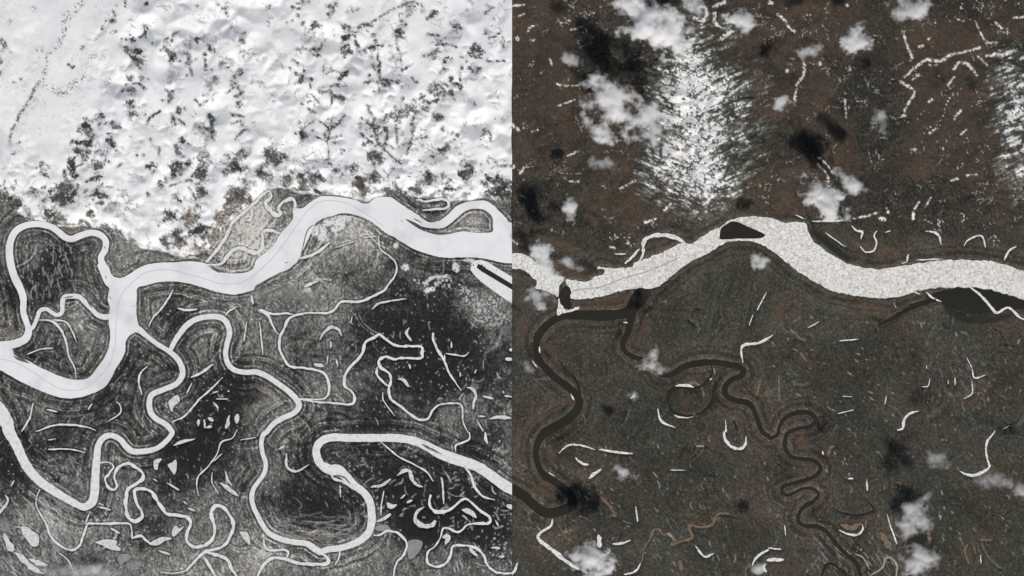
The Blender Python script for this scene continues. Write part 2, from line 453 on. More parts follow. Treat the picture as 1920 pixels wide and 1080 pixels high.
# --- right: spring break-up
poly("ice_covered_river", "R", "pack",
     "R21: 405,1020 560,1030 620,1000 680,975 690,945 640,932 650,915 760,930 880,925 930,890 1000,860 1100,820 1180,790 1250,745 1300,742 1350,745 "
     "1420,700 1500,650 1570,620 1620,580 1680,555 1800,545 1920,550 R22: 60,570 130,590 200,582 285,596 300,650 330,710 390,770 480,830 580,890 700,925 800,936 900,930 "
     "1050,905 1200,885 1350,870 1500,870 1680,880 1760,900 1850,930 1920,950 2100,1000 R32: 2100,130 1920,90 1850,62 1750,32 1640,8 1500,-4 1350,-2 1230,2 1100,30 1050,45 950,70 850,80 "
     "750,70 600,50 500,25 430,0 R22: 330,1020 220,950 140,890 60,820 0,782 R21: 1850,742 1750,726 1640,732 1560,762 1450,830 1330,890 1230,960 1150,1030 1085,1078 R31: "
     "980,2 880,6 760,36 640,70 450,82 438,10",
     holes=["R21: 1568,632 1605,605 1650,580 1700,588 1760,615 1880,668 1896,688 1850,708 1700,710 1570,716 1558,690"],
     label="wide river under broken grey white ice crossing the brown spring half", z=0.0)
poly("open_water", "R", "water", "R21: 1560,632 1605,600 1650,575 1705,583 1760,610 1885,664 1902,690 1850,714 1700,716 1565,722 1552,690",
     label="dark triangle of open water inside the river ice", z=-1.2)
poly("ice_covered_river", "R", "pack",
     "R21: -100,800 0,820 60,820 120,840 200,900 270,945 320,990 380,1000 375,1040 350,1078 R31: 345,60 260,25 180,0 R21: 180,1030 130,980 70,942 20,940 -100,930",
     label="short ice jam at the left edge of the spring half", z=0.4)
poly("open_water", "R", "water", "R31: 400,-10 436,5 442,130 420,162 380,132 352,60 372,20", z=0.9)
poly("ice_floe", "R", "white_ice", "R31: 352,80 372,130 420,165 500,135 505,155 440,175 380,190 340,200")
line("open_river", "R", "water",
     "R31: 980,40,110 930,110,110 880,175,84 800,200,72 700,208,78 600,206,72 480,202,62 400,208,54 320,240,54 250,290,54 200,360,54 180,440,52 200,530,52 250,600,52 320,670,54 "
     "400,730,56 470,790,54 502,850,54 490,910,60 430,980,64 350,1030,68 260,1080,68 R41: 205,60,54 180,140,44 190,230,44 230,310,46 310,370,48 400,430,52 450,500,70 440,560,70 340,602,70 250,605,72 "
     "170,555,72 100,490,72 0,425,74 -80,380,74", z=1.4, major=True, label="dark brown open river looping down the left of the spring half")  # wide upper end: cloud shade there is put in as dark water
line("open_channel", "R", "water", "R31: 340,540,8 400,610,14 460,670,18 500,740,24 505,800,30", z=2.2)
line("open_channel", "R", "water",
     "R31: 900,190,60 885,260,52 868,340,46 832,420,40 850,480,36 920,520,34 1000,548,34 1060,590,30 1110,645,34 1180,655,40 1240,625,44 1300,588,46 1400,566,46 1520,560,44 1620,576,46 1700,592,44 1738,622,42 "
     "1720,660,42 1650,690,40 1602,740,42 1602,800,42 1660,840,40 1750,860,42 1800,892,40 1830,960,38 1860,1040,36 R41: 1880,5,34 1920,28,32 R42: 15,45,28 52,36,26 78,12,24 R32: 84,1050,24 120,985,26 185,945,30 "
     "260,932,30 330,950,32 362,1000,32 310,1042,28 240,1052,26 180,1072,26 R42: 142,18,28 128,70,30 136,140,30 180,190,28 260,205,28 340,216,28 392,262,28 370,320,28 290,360,28 180,390,26 112,412,24 105,450,22 150,477,20 "
     "210,450,20 270,425,20 340,430,22 382,470,22 340,520,24 270,560,26 232,620,28 232,680,28 290,706,28 380,712,28 450,760,28 510,840,28 590,920,28 660,985,28 690,1060,28 700,1140,28", z=2.2, major=True,
     label="narrow dark open channel meandering across the brown floodplain")
lines("dark_oxbow", "R", "water",
      "R31: 1490,575,22 1500,640,22 1450,712,22 1370,758,22 1260,748,22 1190,772,24 1172,850,24 1200,925,22 1270,955,18 1380,955,14 1470,900,22 1510,830,24 1520,740,24 1570,670,18 / "
      "R42: 480,570,10 560,612,12 680,627,12 780,600,12 790,570,12 720,490,10 / 340,540,10 340,610,12 390,672,12 445,680,12 / 400,1090,16 430,1010,18 480,990,18 550,1040,18 595,1090,18 / "
      "R32: 830,280,16 920,240,30 1020,180,34 1120,130,36 1260,90,40 / R31: 1660,1000,18 1700,1075,18 / R31: 1310,240,14 1380,300,18 / 1370,160,20 1420,170,20")
poly("wet_flat", "R", "water", "R32: 1180,70 1270,35 1400,8 1500,4 1640,12 1780,48 2000,130 2000,150 1920,160 1840,165 1740,180 1640,196 1540,196 1440,176 1340,138 1260,105",
     label="dark wet flat below the ice covered river at the right edge")
poly("wet_flat", "R", "water", "R42: 1000,850 1070,800 1170,765 1190,790 1150,880 1100,965 1050,905")
lines("ice_filled_oxbow", "R", "white_ice",
      "R31: 1228,735,14 1290,728,22 1366,746,22 / 1192,915,12 1240,958,22 1310,966,22 1392,952,20 / 1092,905,10 1110,980,16 1150,1016,14 1225,1046,10 / 1475,690,16 1500,680,18 / 1732,560,12 1722,500,14 1720,452,18 1745,425,20 1850,410,20 1930,372,16 R32: 35,352,12 / "
      "R31: 1908,30,10 1838,165,12 / 1808,200,8 1778,280,8 / 1600,990,10 1606,1075,14 R41: 1590,0,16 1600,60,20 1650,110,22 1710,126,22 1750,95,20 1756,30,14 / R31: 835,255,14 865,262,16 / 150,540,8 190,600,10 / 440,795,10 465,840,12 / "
      "205,440,10 208,490,10 / 890,830,18 920,800,22 / "
      "R41: 352,160,10 400,112,12 460,94,14 540,105,12 622,132,10 / 650,130,14 750,145,18 905,163,16 / 475,190,14 520,232,24 575,246,18 / 575,352,12 620,312,24 672,278,18 / "
      "300,655,26 292,700,26 235,740,22 195,780,24 212,820,26 280,870,28 360,932,28 430,985,28 500,1030,24 / 650,770,30 658,865,36 / 755,840,12 820,836,14 892,810,12 / 928,555,8 942,672,12 / "
      "1375,855,10 1440,932,16 1515,910,12 / 840,1070,14 930,1042,16 965,985,12 / 45,975,14 10,1055,20 -30,1075,18 / 1800,1000,12 1832,940,16 1925,880,18 / 1190,285,8 1300,287,6 / 1900,990,18 1890,1020,22 1910,1050,20 / 1000,905,10 / "
      "270,300,8 320,330,8 / "
      "R42: -10,962,22 120,956,20 / 1705,-10,14 1650,60,18 1635,130,16 1645,200,14 1662,262,14 1612,300,18 1540,322,20 1480,312,18 1438,294,10 / 705,690,10 712,730,14 670,770,16 600,765,12 535,735,12 / 890,610,6 930,740,10 968,840,12 / "
      "1595,920,8 1598,985,10 / 125,700,8 132,775,8 / 740,355,10 745,440,12 / 0,870,8 100,880,12 / 600,350,12 640,350,16 / 410,145,14 412,170,14 / "
      "R32: 1132,922,10 1060,945,18 1022,990,18 1010,1050,18 968,1066,14 / 1510,-10,18 1600,62,20 1680,150,20 1718,186,20 1790,150,18 1830,160,18 1890,222,18 1950,245,18 / 1185,30,10 1230,72,16 1300,102,12 / 1095,28,12 1140,44,14 / "
      "300,298,8 382,254,10 / 535,396,10 680,384,8 / 1530,605,10 1550,672,12 1635,650,10 / 1215,680,8 1200,735,8 1155,742,8 / 888,808,8 876,872,10 / 520,942,6 640,915,8 / 560,810,8 632,815,6 / 1490,520,6 1530,600,8 / 1530,700,8 1530,790,8 1470,830,8 / 1190,580,10 1190,605,10 / 1760,1060,10 1810,1030,12 / 1350,690,8 1352,720,8 / 1402,670,8 1402,730,8")
lines("ice_filled_oxbow", "R", "white_ice",
      "R22: 628,615,14 662,650,16 708,660,16 695,715,12 / 690,765,10 730,808,12 790,800,12 816,740,14 796,690,12 816,650,12 / 1178,655,12 1240,660,16 1282,692,16 1300,755,10 / 1470,765,8 1502,720,12 1590,686,14 1618,720,12 1630,775,10 / "
      "1088,560,18 1095,490,14 1130,436,12 / 1170,480,6 1222,400,8 / 1770,870,16 1810,800,16 1866,768,12 / 640,562,6 740,540,10 835,514,10 / 205,530,8 270,562,8 / 330,580,10 560,572,14 / 430,665,8 580,772,8 / 880,662,12 920,650,12 / 888,480,8 900,515,10 / 1055,825,12 1040,885,14 / "
      "370,100,8 420,130,10 482,212,8 / 370,150,6 440,230,8 456,315,8 / 1368,276,10 1420,260,12 / 1478,236,8 1562,230,8 / 845,560,26 870,565,26 / 1000,895,10 1040,885,10 / 1110,870,10 1310,862,8 / "
      "R21: 948,885,26 985,820,22 985,745,24 1022,702,28 1100,682,28 1180,688,28 1250,712,28 1300,748,30 / 845,895,16 905,845,18 955,785,12 / 740,775,14 770,780,14 / 770,825,8 855,826,10 / 870,740,20")
lines("brown_creek", "R", "brown",
      "R41: 935,1050,8 975,960,12 990,870,12 1040,790,14 1058,735,16 1100,728,16 1135,770,16 1185,755,14 1215,805,16 1195,845,16 1260,820,16 1350,792,20 1330,705,18 1420,712,18 1500,692,22 1532,625,20 1600,610,16 1690,635,8 / "
      "R42: 846,750,30 890,830,46 928,885,24 / 540,690,20 620,720,44 700,680,24 / 1205,745,30 1215,830,24 / 1010,760,24 1015,815,32 / 450,180,16 470,120,22 500,100,16 / 1500,840,14 1475,890,14 1510,990,16 / 1540,850,14 1560,920,12 / 1580,805,18 1680,810,14 / 740,650,12 730,720,12 / "
      "960,370,20 1000,390,26 / 1800,180,10 1840,230,14 / 580,340,24 / R41: 610,720,26 630,745,26 / 640,460,16 720,540,22 790,640,10 / 340,680,10 430,840,10 / 1260,960,30 1270,1040,26 / R31: 1870,660,10 1835,810,22 / R32: 80,650,14 85,850,20 / 240,480,14 290,550,14")
lines("sand_bar", "R", "tan",
      "R42: 962,1095,16 966,1005,16 932,950,16 882,950,16 855,1020,14 760,1080,12 / 1030,1080,20 1115,1036,16 / 650,910,8 720,950,12 760,1030,10 / R41: 1050,775,14 1062,735,16 1100,722,16 / 1160,752,16 1215,805,14 1192,832,14 / 1380,105,12 1440,105,14 / R31: 1515,600,10 1520,650,8")

# ------------------------------------------------------------------ land cover read off the photograph
# D spruce and painted gully shade, G grey shrub and slope shade, B brown shrub, K bare bluff (right half: dark ground, cloud shade), S scattered trees, W snow patch, R reddish tundra
HILLS = """
L11: D 0,300,40 40,355,44 / 10,545,46 / 15,380,30 / 5,440,24 / 850,160,44 / 800,160,16 870,165,20 / 850,80,10 868,120,12 / 945,5,10 945,55,10 / 1112,205,34 1095,262,26 / 985,302,46 / 910,340,30 / 960,375,40 1040,400,50 / 1040,380,40 / 1010,430,40 / 1072,455,24 / 1032,492,34 / 980,590,44 / 1000,630,14 1050,632,16 1096,670,14 / 1050,630,10 1078,590,10 / 930,690,20 1005,672,34 / 985,775,46 / 1000,800,20 / 970,865,30 1020,855,36 / 1268,322,44 / 1250,360,30 1300,420,54 / 1290,455,44 / 1235,310,16 / 1290,725,44 / 1300,690,20 / 1350,832,44 / 1380,402,16 1425,408,18 / 1420,470,44 / 1395,480,12 1430,520,16 1448,565,12 / 1480,300,30 1540,298,30 / 1560,350,40 1600,385,34 / 1536,410,28 / 1545,450,16 1540,525,16 / 1590,520,14 / 1672,480,40 / 1620,590,32 / 1800,540,50 / 1760,580,26 / 1770,650,26 1812,695,30 / 1700,700,10 1760,655,14 / 1775,715,22 / 1800,780,44 / 1820,740,18 / 1570,860,16 1600,920,50 / 1590,940,44 1600,1040,12 / 1480,955,12 1530,958,14 / 1560,970,24 1610,995,20 / 770,870,34 / 740,885,14 / 850,925,24 / 860,960,30 890,945,36 / 600,970,26 650,970,66 695,1030,34 / 650,945,50 / 560,1070,14 680,1070,40 / 650,895,26 / 1370,1055,28 / 1372,925,26 / 1350,905,12 1385,935,12 / 1105,930,16 1130,885,14 1205,835,12 / 1500,790,18 1545,760,20 / 1300,905,30 / 1145,945,16 / 1735,860,12 1830,878,14 / 1740,930,10 1810,905,12 / 1760,1050,14 1830,980,12 / 625,355,30 / 545,515,12 555,500,12 / 1305,265,26 / 1810,300,28 / 830,1045,50 / 1480,40,16 / 1105,32,20 / 1640,40,12 / 1700,95,20 / 70,180,18 / 160,595,16
L11: G 1110,230,90 / 1300,580,100 / 1690,480,120 / 1580,620,80 / 1420,320,80 / 1530,290,80 / 1800,300,90 / 970,690,110 / 1050,480,100 / 1500,990,140 / 1580,1000,120 / 740,880,80 / 1560,650,60 / 920,500,60 / 830,1060,60 / 1900,920,60
L11: S 630,15,60 560,80,80 500,140,90 490,230,70 440,340,60 370,410,60 340,530,60 330,620,60 / 340,640,60 480,690,100 600,600,80 700,580,60 / 270,760,60 / 300,380,80 / 720,300,40 / 850,250,50 900,230,30 / 880,90,30 / 1320,90,60 / 1700,40,120 / 1550,130,60 / 700,430,80 / 1840,330,60 / 260,70,70 / 1270,760,80 / 1100,860,80 / 720,1000,60 / 980,900,60 / 1450,860,80
L11: D 300,610,12 262,670,14 235,730,12 200,790,14 178,825,12 150,860,16 120,940,16 95,970,14 80,1020,10 78,1080,8
L12: D 290,30,14 345,22,22 405,18,14 / 280,60,30 / 320,120,30 / 275,155,20 / 360,185,22 / 345,240,10 390,210,14 440,180,40 475,205,30 / 440,205,44 / 525,48,12 560,40,14 / 585,60,30 605,30,30 / 555,110,34 550,140,20 / 690,95,24 705,60,20 725,85,24 / 770,215,20 800,190,22 860,175,14 950,120,10 1060,60,14 1190,12,14 / 820,185,14 850,200,20 / 1245,40,16 1250,80,34 / 1150,60,16 1165,40,14 / 1280,150,24 1300,125,30 1330,105,40 1370,100,16 / 1080,135,10 1095,165,18 1132,188,12 / 1075,245,50 / 1060,270,24 1110,290,20 / 655,210,20 695,210,22 / 695,235,16 / 650,280,26 700,285,26 / 665,295,24 / 745,275,24 / 745,320,30 775,345,26 / 650,360,16 680,365,56 / 670,400,50 700,385,40 / 660,430,16 / 840,360,24 890,350,20 945,340,34 / 880,270,24 / 800,415,16 820,398,34 / 865,430,34 / 875,490,34 / 890,520,20 / 925,470,16 925,540,24 / 905,300,10 910,330,14 / 912,360,10 915,460,12 / 925,560,8 932,595,18 / 935,595,12 1030,610,14 1090,648,12 / 880,605,14 840,625,30 / 910,610,6 930,700,6 / 1288,262,14 1370,268,16 / 1325,322,20 1385,320,26 / 1255,420,16 1310,410,44 1365,385,40 / 1345,440,20 / 1405,340,20 / 1420,330,10 1490,350,10 / 1415,470,16 1425,440,20 1470,440,10 / 1465,180,16 1510,195,22 1540,225,22 / 1720,100,18 1780,65,10 / 1755,290,16 1790,280,14 1840,240,10 / 1620,390,40 1650,370,44 1700,390,40 / 1660,430,30 1690,440,24 / 1640,335,20 / 1735,455,18 1760,462,14 1870,460,8 / 1540,500,22 1530,600,18 1535,660,20 / 1500,625,30 / 1600,510,24 1640,545,24 1680,520,16 / 1465,590,44 / 1460,700,40 1480,720,30 / 1240,720,36 / 1260,765,16 1320,770,20 1375,740,24 / 1295,685,20 / 830,790,24 860,850,20 890,900,26 / 790,890,14 850,930,14 900,950,26 / 905,950,24 900,1010,18 920,1085,16 / 975,965,22 985,1010,20 975,1080,20 / 940,1000,16 975,960,16 / 1050,940,10 1060,1080,12 / 1195,850,14 1172,930,18 1175,1000,14 1155,1080,14 / 1180,1045,10 1280,1030,12 / 685,545,20 640,590,30 610,630,26 / 600,635,18 655,640,22 / 470,665,8 540,650,8 600,640,8 / 505,690,14 555,695,16 590,725,20 680,740,18 / 640,735,34 / 575,740,14 570,780,12 / 640,770,12 / 420,710,8 490,790,10 / 340,780,8 450,850,8 / 355,355,14 400,385,16 450,425,14 / 420,370,16 480,370,18 500,335,12 / 310,470,36 / 310,380,28 / 360,535,22 / 355,570,20 340,610,24 / 415,600,22 / 525,462,20 / 510,480,6 508,550,6 / 515,560,10 560,540,16 600,525,14 / 550,985,12 540,1085,12 / 550,980,14 600,940,20 665,865,14 / 475,910,10 525,940,16 550,980,12 / 570,890,6 568,960,8 / 450,1030,8 540,1062,10 / 540,1045,8 640,1018,8 / 360,960,10 430,915,18 / 1680,1060,10 1705,1020,16 1750,990,14 1762,1060,14 / 1400,955,20 / 1510,1015,26 / 1440,995,18 / 1100,530,12 1180,480,8 / 1050,260,8 1055,330,8 / 1065,360,18 / 1085,400,6 1090,480,6 / 1840,320,16 1862,360,14 / 780,1000,16 860,1060,14 / 810,1080,24 870,1075,20 / 780,960,10 / 345,1010,30 / 105,45,18 / 300,555,18 / 1230,800,12 1290,840,10 / 1370,880,40 / 1580,465,12
L12: G 570,100,90 / 400,270,100 / 1020,430,70 / 1350,650,100 1400,700,90 / 1330,690,60 / 1180,600,44 1240,640,30 / 930,930,60 990,870,80 1060,850,90 1140,820,80 1190,760,56 / 1060,900,70 / 1100,740,56 / 1120,860,60 / 880,940,40 / 1190,820,60 / 235,740,26 / 225,700,14 / 1640,510,60 / 1370,880,90 / 1650,390,70 / 970,630,90 / 620,740,90 / 350,1010,60 / 1150,80,100 / 830,190,60 / 1730,240,60 / 1500,230,90
L12: S 100,150,90 / 60,60,90 / 1780,330,90 / 1770,190,70 / 110,1040,60 / 1640,780,60 / 850,950,120 / 800,1020,80 / 1380,880,100 / 1250,780,90 / 1800,900,60 / 1480,150,60
L21: D 620,80,60 600,50,44 640,110,40 / 560,40,14 680,60,24 / 640,5,20 690,10,14 / 530,130,40 560,230,40 / 545,180,60 / 490,200,22 490,230,18 / 310,210,24 350,235,28 375,260,14 / 325,150,26 / 370,180,20 / 440,320,50 500,325,66 560,320,44 / 560,365,50 / 335,330,30 / 380,345,24 / 100,335,40 / 5,315,20 / 20,370,60 60,420,60 120,445,50 110,490,60 / 40,340,40 / 150,540,24 240,570,20 300,575,14 / 220,545,20 / 380,400,40 450,420,50 540,430,26 / 340,425,30 / 430,390,30 520,410,44 / 330,480,24 / 360,540,84 410,520,50 / 410,570,50 / 650,280,16 700,265,24 765,250,22 / 720,350,24 / 640,396,10 720,385,26 800,396,10 / 720,445,18 775,440,20 / 740,320,10 820,325,8 / 700,420,10 / 680,525,44 / 650,470,14 / 735,180,40 / 800,120,20 820,140,14 / 770,90,24 / 850,20,30 / 1100,180,14 1150,170,40 1185,180,16 / 1200,290,26 1205,310,22 / 1245,255,14 1248,285,14 / 1110,370,20 1130,390,20 / 1310,10,20 1330,50,28 1385,100,14 / 1300,170,40 1310,220,40 / 1340,160,34 / 1410,155,36 / 1440,250,14 1470,210,14 1530,160,14 / 1500,250,40 1540,220,50 / 1490,345,30 1535,355,26 / 1280,318,10 1350,290,10 1430,270,14 / 1420,330,8 1450,370,14 1470,435,8 / 1315,405,12 1355,430,18 / 1250,515,16 1310,540,30 / 1330,555,30 / 1440,670,44 1500,640,56 1550,640,40 / 1760,170,50 1800,190,40 / 1740,410,70 1800,380,80 1860,410,60 / 1300,680,34 1350,720,36 / 1210,720,24 1250,765,20 / 1350,780,30 / 1190,615,14 / 1150,15,20 / 1200,30,14 1195,90,10 / 1080,85,14 / 1830,275,24 / 1830,90,36 / 780,630,50 830,655,50 / 860,650,50 910,690,50 950,750,44 1020,775,36 / 940,740,24 1000,720,30 / 600,580,20 660,600,20 690,640,16 755,655,12 / 1460,495,20 / 870,990,12 920,1000,16 980,965,12 1040,928,12 / 1340,885,12 1370,870,14 1420,838,10
L21: G 500,330,150 / 560,360,80 / 740,150,90 / 1320,190,110 / 1530,130,120 / 1420,160,80 / 1510,240,110 / 1760,160,170 / 1720,210,100 / 1830,80,90 / 1330,690,110 / 1500,355,90 / 1150,180,80 / 730,370,80 / 680,530,60 / 80,420,150 / 450,420,120 / 1270,540,80 / 250,360,60
L21: B 1780,390,150 1700,520,130 1640,610,110 1590,700,90 / 1860,420,110 / 1440,570,120 / 1390,560,80 / 1520,790,80 / 1470,760,60 / 1350,740,80 / 440,560,100 / 1230,730,60 / 1500,660,90 / 1600,690,80 / 600,590,50 / 1540,830,50
L21: K 1050,798,12 1140,803,14 1240,818,12 1310,848,12 / 430,600,10 560,602,10 / 1420,838,10 1540,835,10
L21: S 720,230,90 / 800,60,90 / 700,140,70 / 240,370,70 / 1330,380,80 / 1170,580,60 / 480,470,80 / 350,170,60 / 100,70,60 / 1400,480,80 / 1700,280,60 / 200,500,80
L22: D 80,80,50 130,100,70 170,130,50 / 225,100,36 / 210,260,50 260,260,56 / 240,300,40 / 340,230,20 345,270,40 / 440,230,40 500,270,30 / 430,280,40 / 140,365,30 200,360,30 260,348,26 / 290,335,14 / 450,362,24 490,380,16 / 680,180,40 740,180,34 / 850,100,40 890,60,24 910,120,50 970,110,26 / 760,260,40 780,320,44 / 800,390,44 / 880,270,40 / 1030,290,24 / 1045,310,14 / 960,335,30 990,365,40 / 1040,375,44 1110,375,44 / 1180,340,40 1230,360,40 / 1280,245,50 1330,260,40 / 1290,220,24 / 1415,250,44 / 1440,290,34 / 1550,230,50 1600,210,60 / 1540,170,24 1600,160,30 / 1570,250,44 / 1420,330,30 1490,345,20 / 1380,45,24 1440,35,36 / 1330,100,26 / 1700,290,40 1730,310,30 / 1725,240,20 1780,280,34 / 1815,240,22 1820,270,24 / 1860,270,40 1870,320,50 / 1740,380,60 1830,370,60 1900,390,70 / 1890,300,50 / 1830,165,14 1920,165,18 / 1760,105,12 1800,140,10 / 1560,375,18 1600,375,14 / 590,200,24 630,195,16 / 690,245,16 / 60,230,44 / 20,210,50 / 640,40,10 / 920,0,10 1000,80,10 1090,150,8 / 1160,0,10 1130,80,8 / 1380,355,30 / 1900,450,70 / 1900,520,60 / 545,30,6 545,110,8
L22: K 490,385,12 600,386,10 720,407,10 / 790,440,12 860,437,12 890,405,10 / 1510,432,14 1590,436,12 1700,415,12 / 1240,405,12 1340,400,10 / 300,342,14 400,345,12 / 130,480,12 / 180,660,12 240,600,12 275,545,14 / 350,475,12 440,420,12
L22: G 130,100,150 / 60,230,120 / 240,270,120 / 340,280,90 / 440,260,130 / 890,110,130 / 780,300,110 / 880,270,110 / 1210,350,100 / 1290,250,110 / 1430,320,90 / 1590,220,110 / 1830,300,120 / 1820,380,150 / 1890,400,160 / 720,190,90 / 1420,40,100 / 1100,380,90 / 1000,360,80 / 1900,500,100
L22: B 780,310,90 / 800,350,80 / 350,320,80 / 880,240,70 / 1410,390,70
L22: S 640,150,80 / 1000,180,90 / 1160,240,80 / 1330,150,80 / 520,160,80 / 1700,200,60 / 350,150,70 / 900,330,70 / 1350,310,80 / 650,60,60 / 1080,60,70 / 1860,130,60
"""
PLAIN = """
L21: B 480,630,60 560,650,70 620,640,50
L21: G 880,720,60 980,800,70 / 950,850,110 / 880,900,80 / 1150,850,60 1260,850,50
L31: R 60,350,90 130,340,60 / 10,350,60
L31: G 500,420,60 520,500,60 540,590,50 / 620,370,60 700,330,60
L22: T 1640,560,110 1700,600,90 / 1560,600,80
L22: S 1400,1030,120 1560,1060,100 / 1240,1040,90
L22: M 450,660,70 480,640,90 500,700,70 / 530,590,60 620,570,60 700,555,40 / 590,640,50 640,610,60 / 610,680,24 / 1120,925,54 / 1500,915,54 1500,935,50 / 1050,760,40 / 1270,1060,24 1310,1010,24 1430,985,22 / 1350,1050,30 / 1190,1020,20 / 1570,870,24 1620,875,30
L32: M 1275,20,40 1330,5,30 / 360,20,30 400,10,30
L32: H 1600,80,160 1720,140,160 1820,80,160 / 1650,250,120 1850,230,140 / 1560,30,120
L41: V 30,700,120 / 300,1020,160 400,1050,120 / 560,1050,120 700,1030,120 / 1000,1000,120
L42: R 250,790,50 400,780,50 560,800,44 / 100,770,40
L42: R 20,780,40
L32: R 60,760,80 130,820,80 80,900,60 / 480,760,60
L32: G 0,40,120 300,40,140 500,130,80
"""
# darker / lighter stretches of winter forest: px, py, radius, amount
BLOBS_L = [(105, 500, 45, -.75), (60, 530, 30, -.4), (330, 600, 30, -.5), (760, 610, 90, -.65), (860, 620, 50, -.6), (700, 640, 50, -.3), (800, 720, 60, -.55),
           (850, 700, 60, -.4), (410, 740, 45, -.6), (390, 830, 60, -.75), (340, 850, 40, -.5), (330, 900, 50, -.3), (560, 950, 60, -.6), (620, 960, 50, -.6), (780, 960, 60, -.9), (740, 900, 50, -.7),
           (790, 990, 40, -.6), (900, 960, 50, -.8), (920, 1000, 50, -.6), (860, 960, 40, -.6), (900, 830, 40, -.5), (240, 700, 45, -.4), (110, 660, 40, -.3), (40, 690, 40, -.4), (15, 830, 60, -.6), (30, 900, 50, -.4),
           (130, 830, 50, -.45), (20, 550, 30, -.5), (300, 990, 50, -.4), (420, 790, 40, -.4), (210, 760, 40, -.4), (690, 780, 60, -.5), (650, 510, 40, -.35), (870, 540, 50, -.4), (560, 690, 40, -.3), (450, 720, 40, -.5), (330, 690, 40, -.3),
           (750, 500, 60, -.2), (930, 690, 50, -.4), (580, 850, 40, -.4), (690, 850, 40, -.2), (830, 870, 60, -.3),
           (630, 470, 70, .45), (690, 440, 50, .5), (540, 500, 50, .15), (230, 480, 40, .25), (390, 460, 30, .4), (470, 430, 60, .7), (480, 470, 40, .5), (430, 500, 30, .5), (470, 380, 40, .4), (880, 420, 40, .8),
           (620, 560, 50, .3), (880, 570, 40, .6), (510, 770, 40, .25), (510, 900, 25, .2), (590, 1000, 60, .3), (520, 1000, 40, .4), (130, 1000, 60, .2), (360, 1060, 80, .35), (480, 1050, 60, .3), (650, 1050, 50, .2),
           (150, 600, 30, .3), (180, 650, 40, .15), (390, 610, 30, .25), (450, 590, 50, .25), (400, 560, 50, .1), (60, 470, 30, .2), (650, 700, 40, .15), (850, 780, 30, .3), (560, 720, 40, .1), (750, 1040, 60, .15), (70, 970, 40, .2)]
# spring upland: brown tundra against dark spruce and painted cloud shade, px, py, radius x, radius y, amount
BLOBS_R = [(1790, 190, 75, 130, 1.2), (1790, 80, 80, 40, .7), (1000, 70, 60, 60, .8), (1060, 200, 50, 70, .7), (1080, 330, 60, 60, .3), (1170, 400, 50, 40, .6), (1500, 60, 60, 50, .8), (1580, 50, 60, 50, .5),
           (1530, 190, 40, 50, .8), (1590, 100, 30, 30, .5), (1470, 350, 60, 40, .7), (1440, 180, 40, 80, .5), (1570, 280, 25, 50, .9), (1660, 310, 60, 40, .4), (1870, 350, 40, 70, .9), (1760, 300, 60, 40, .8),
           (1640, 160, 60, 90, -.8), (1640, 250, 40, 60, -.6), (1720, 370, 90, 50, -.8), (1820, 400, 70, 60, -.8), (1000, 380, 60, 60, -.7), (1080, 260, 40, 40, -.3), (980, 300, 40, 40, .2), (1130, 110, 60, 50, -.9), (1450, 270, 60, 40, -.6),
           (1650, 400, 60, 40, -.7), (1100, 430, 60, 30, -.5), (1750, 10, 120, 30, -.4), (1200, 440, 60, 40, -.4), (1720, 460, 80, 30, -.6), (1850, 470, 80, 30, -.6), (1380, 90, 40, 60, .1), (1580, 470, 60, 25, .6), (1640, 490, 50, 20, .7), (1090, 500, 50, 18, .9), (1130, 485, 40, 16, .5)]
SNOW_R = [(1290, 130, 42, 75, 1.05), (1330, 150, 50, 60, .50), (1300, 230, 55, 70, .8), (1385, 180, 45, 60, .32), (1320, 310, 50, 75, .72), (1260, 290, 60, 70, .42), (1345, 330, 45, 40, .4), (1330, 370, 35, 40, .42), (1390, 280, 50, 60, .22), (1215, 330, 50, 50, .22), (1255, 350, 60, 40, .25), (1425, 200, 40, 80, .2), (1235, 150, 30, 50, .35), (1310, 30, 30, 30, .35), (1365, 40, 25, 30, .35),
          (1915, 140, 50, 50, .62), (1920, 230, 55, 60, .75), (1925, 330, 40, 50, .45), (1875, 110, 30, 25, .3), (1890, 180, 40, 40, .3), (1890, 300, 30, 50, .2)]
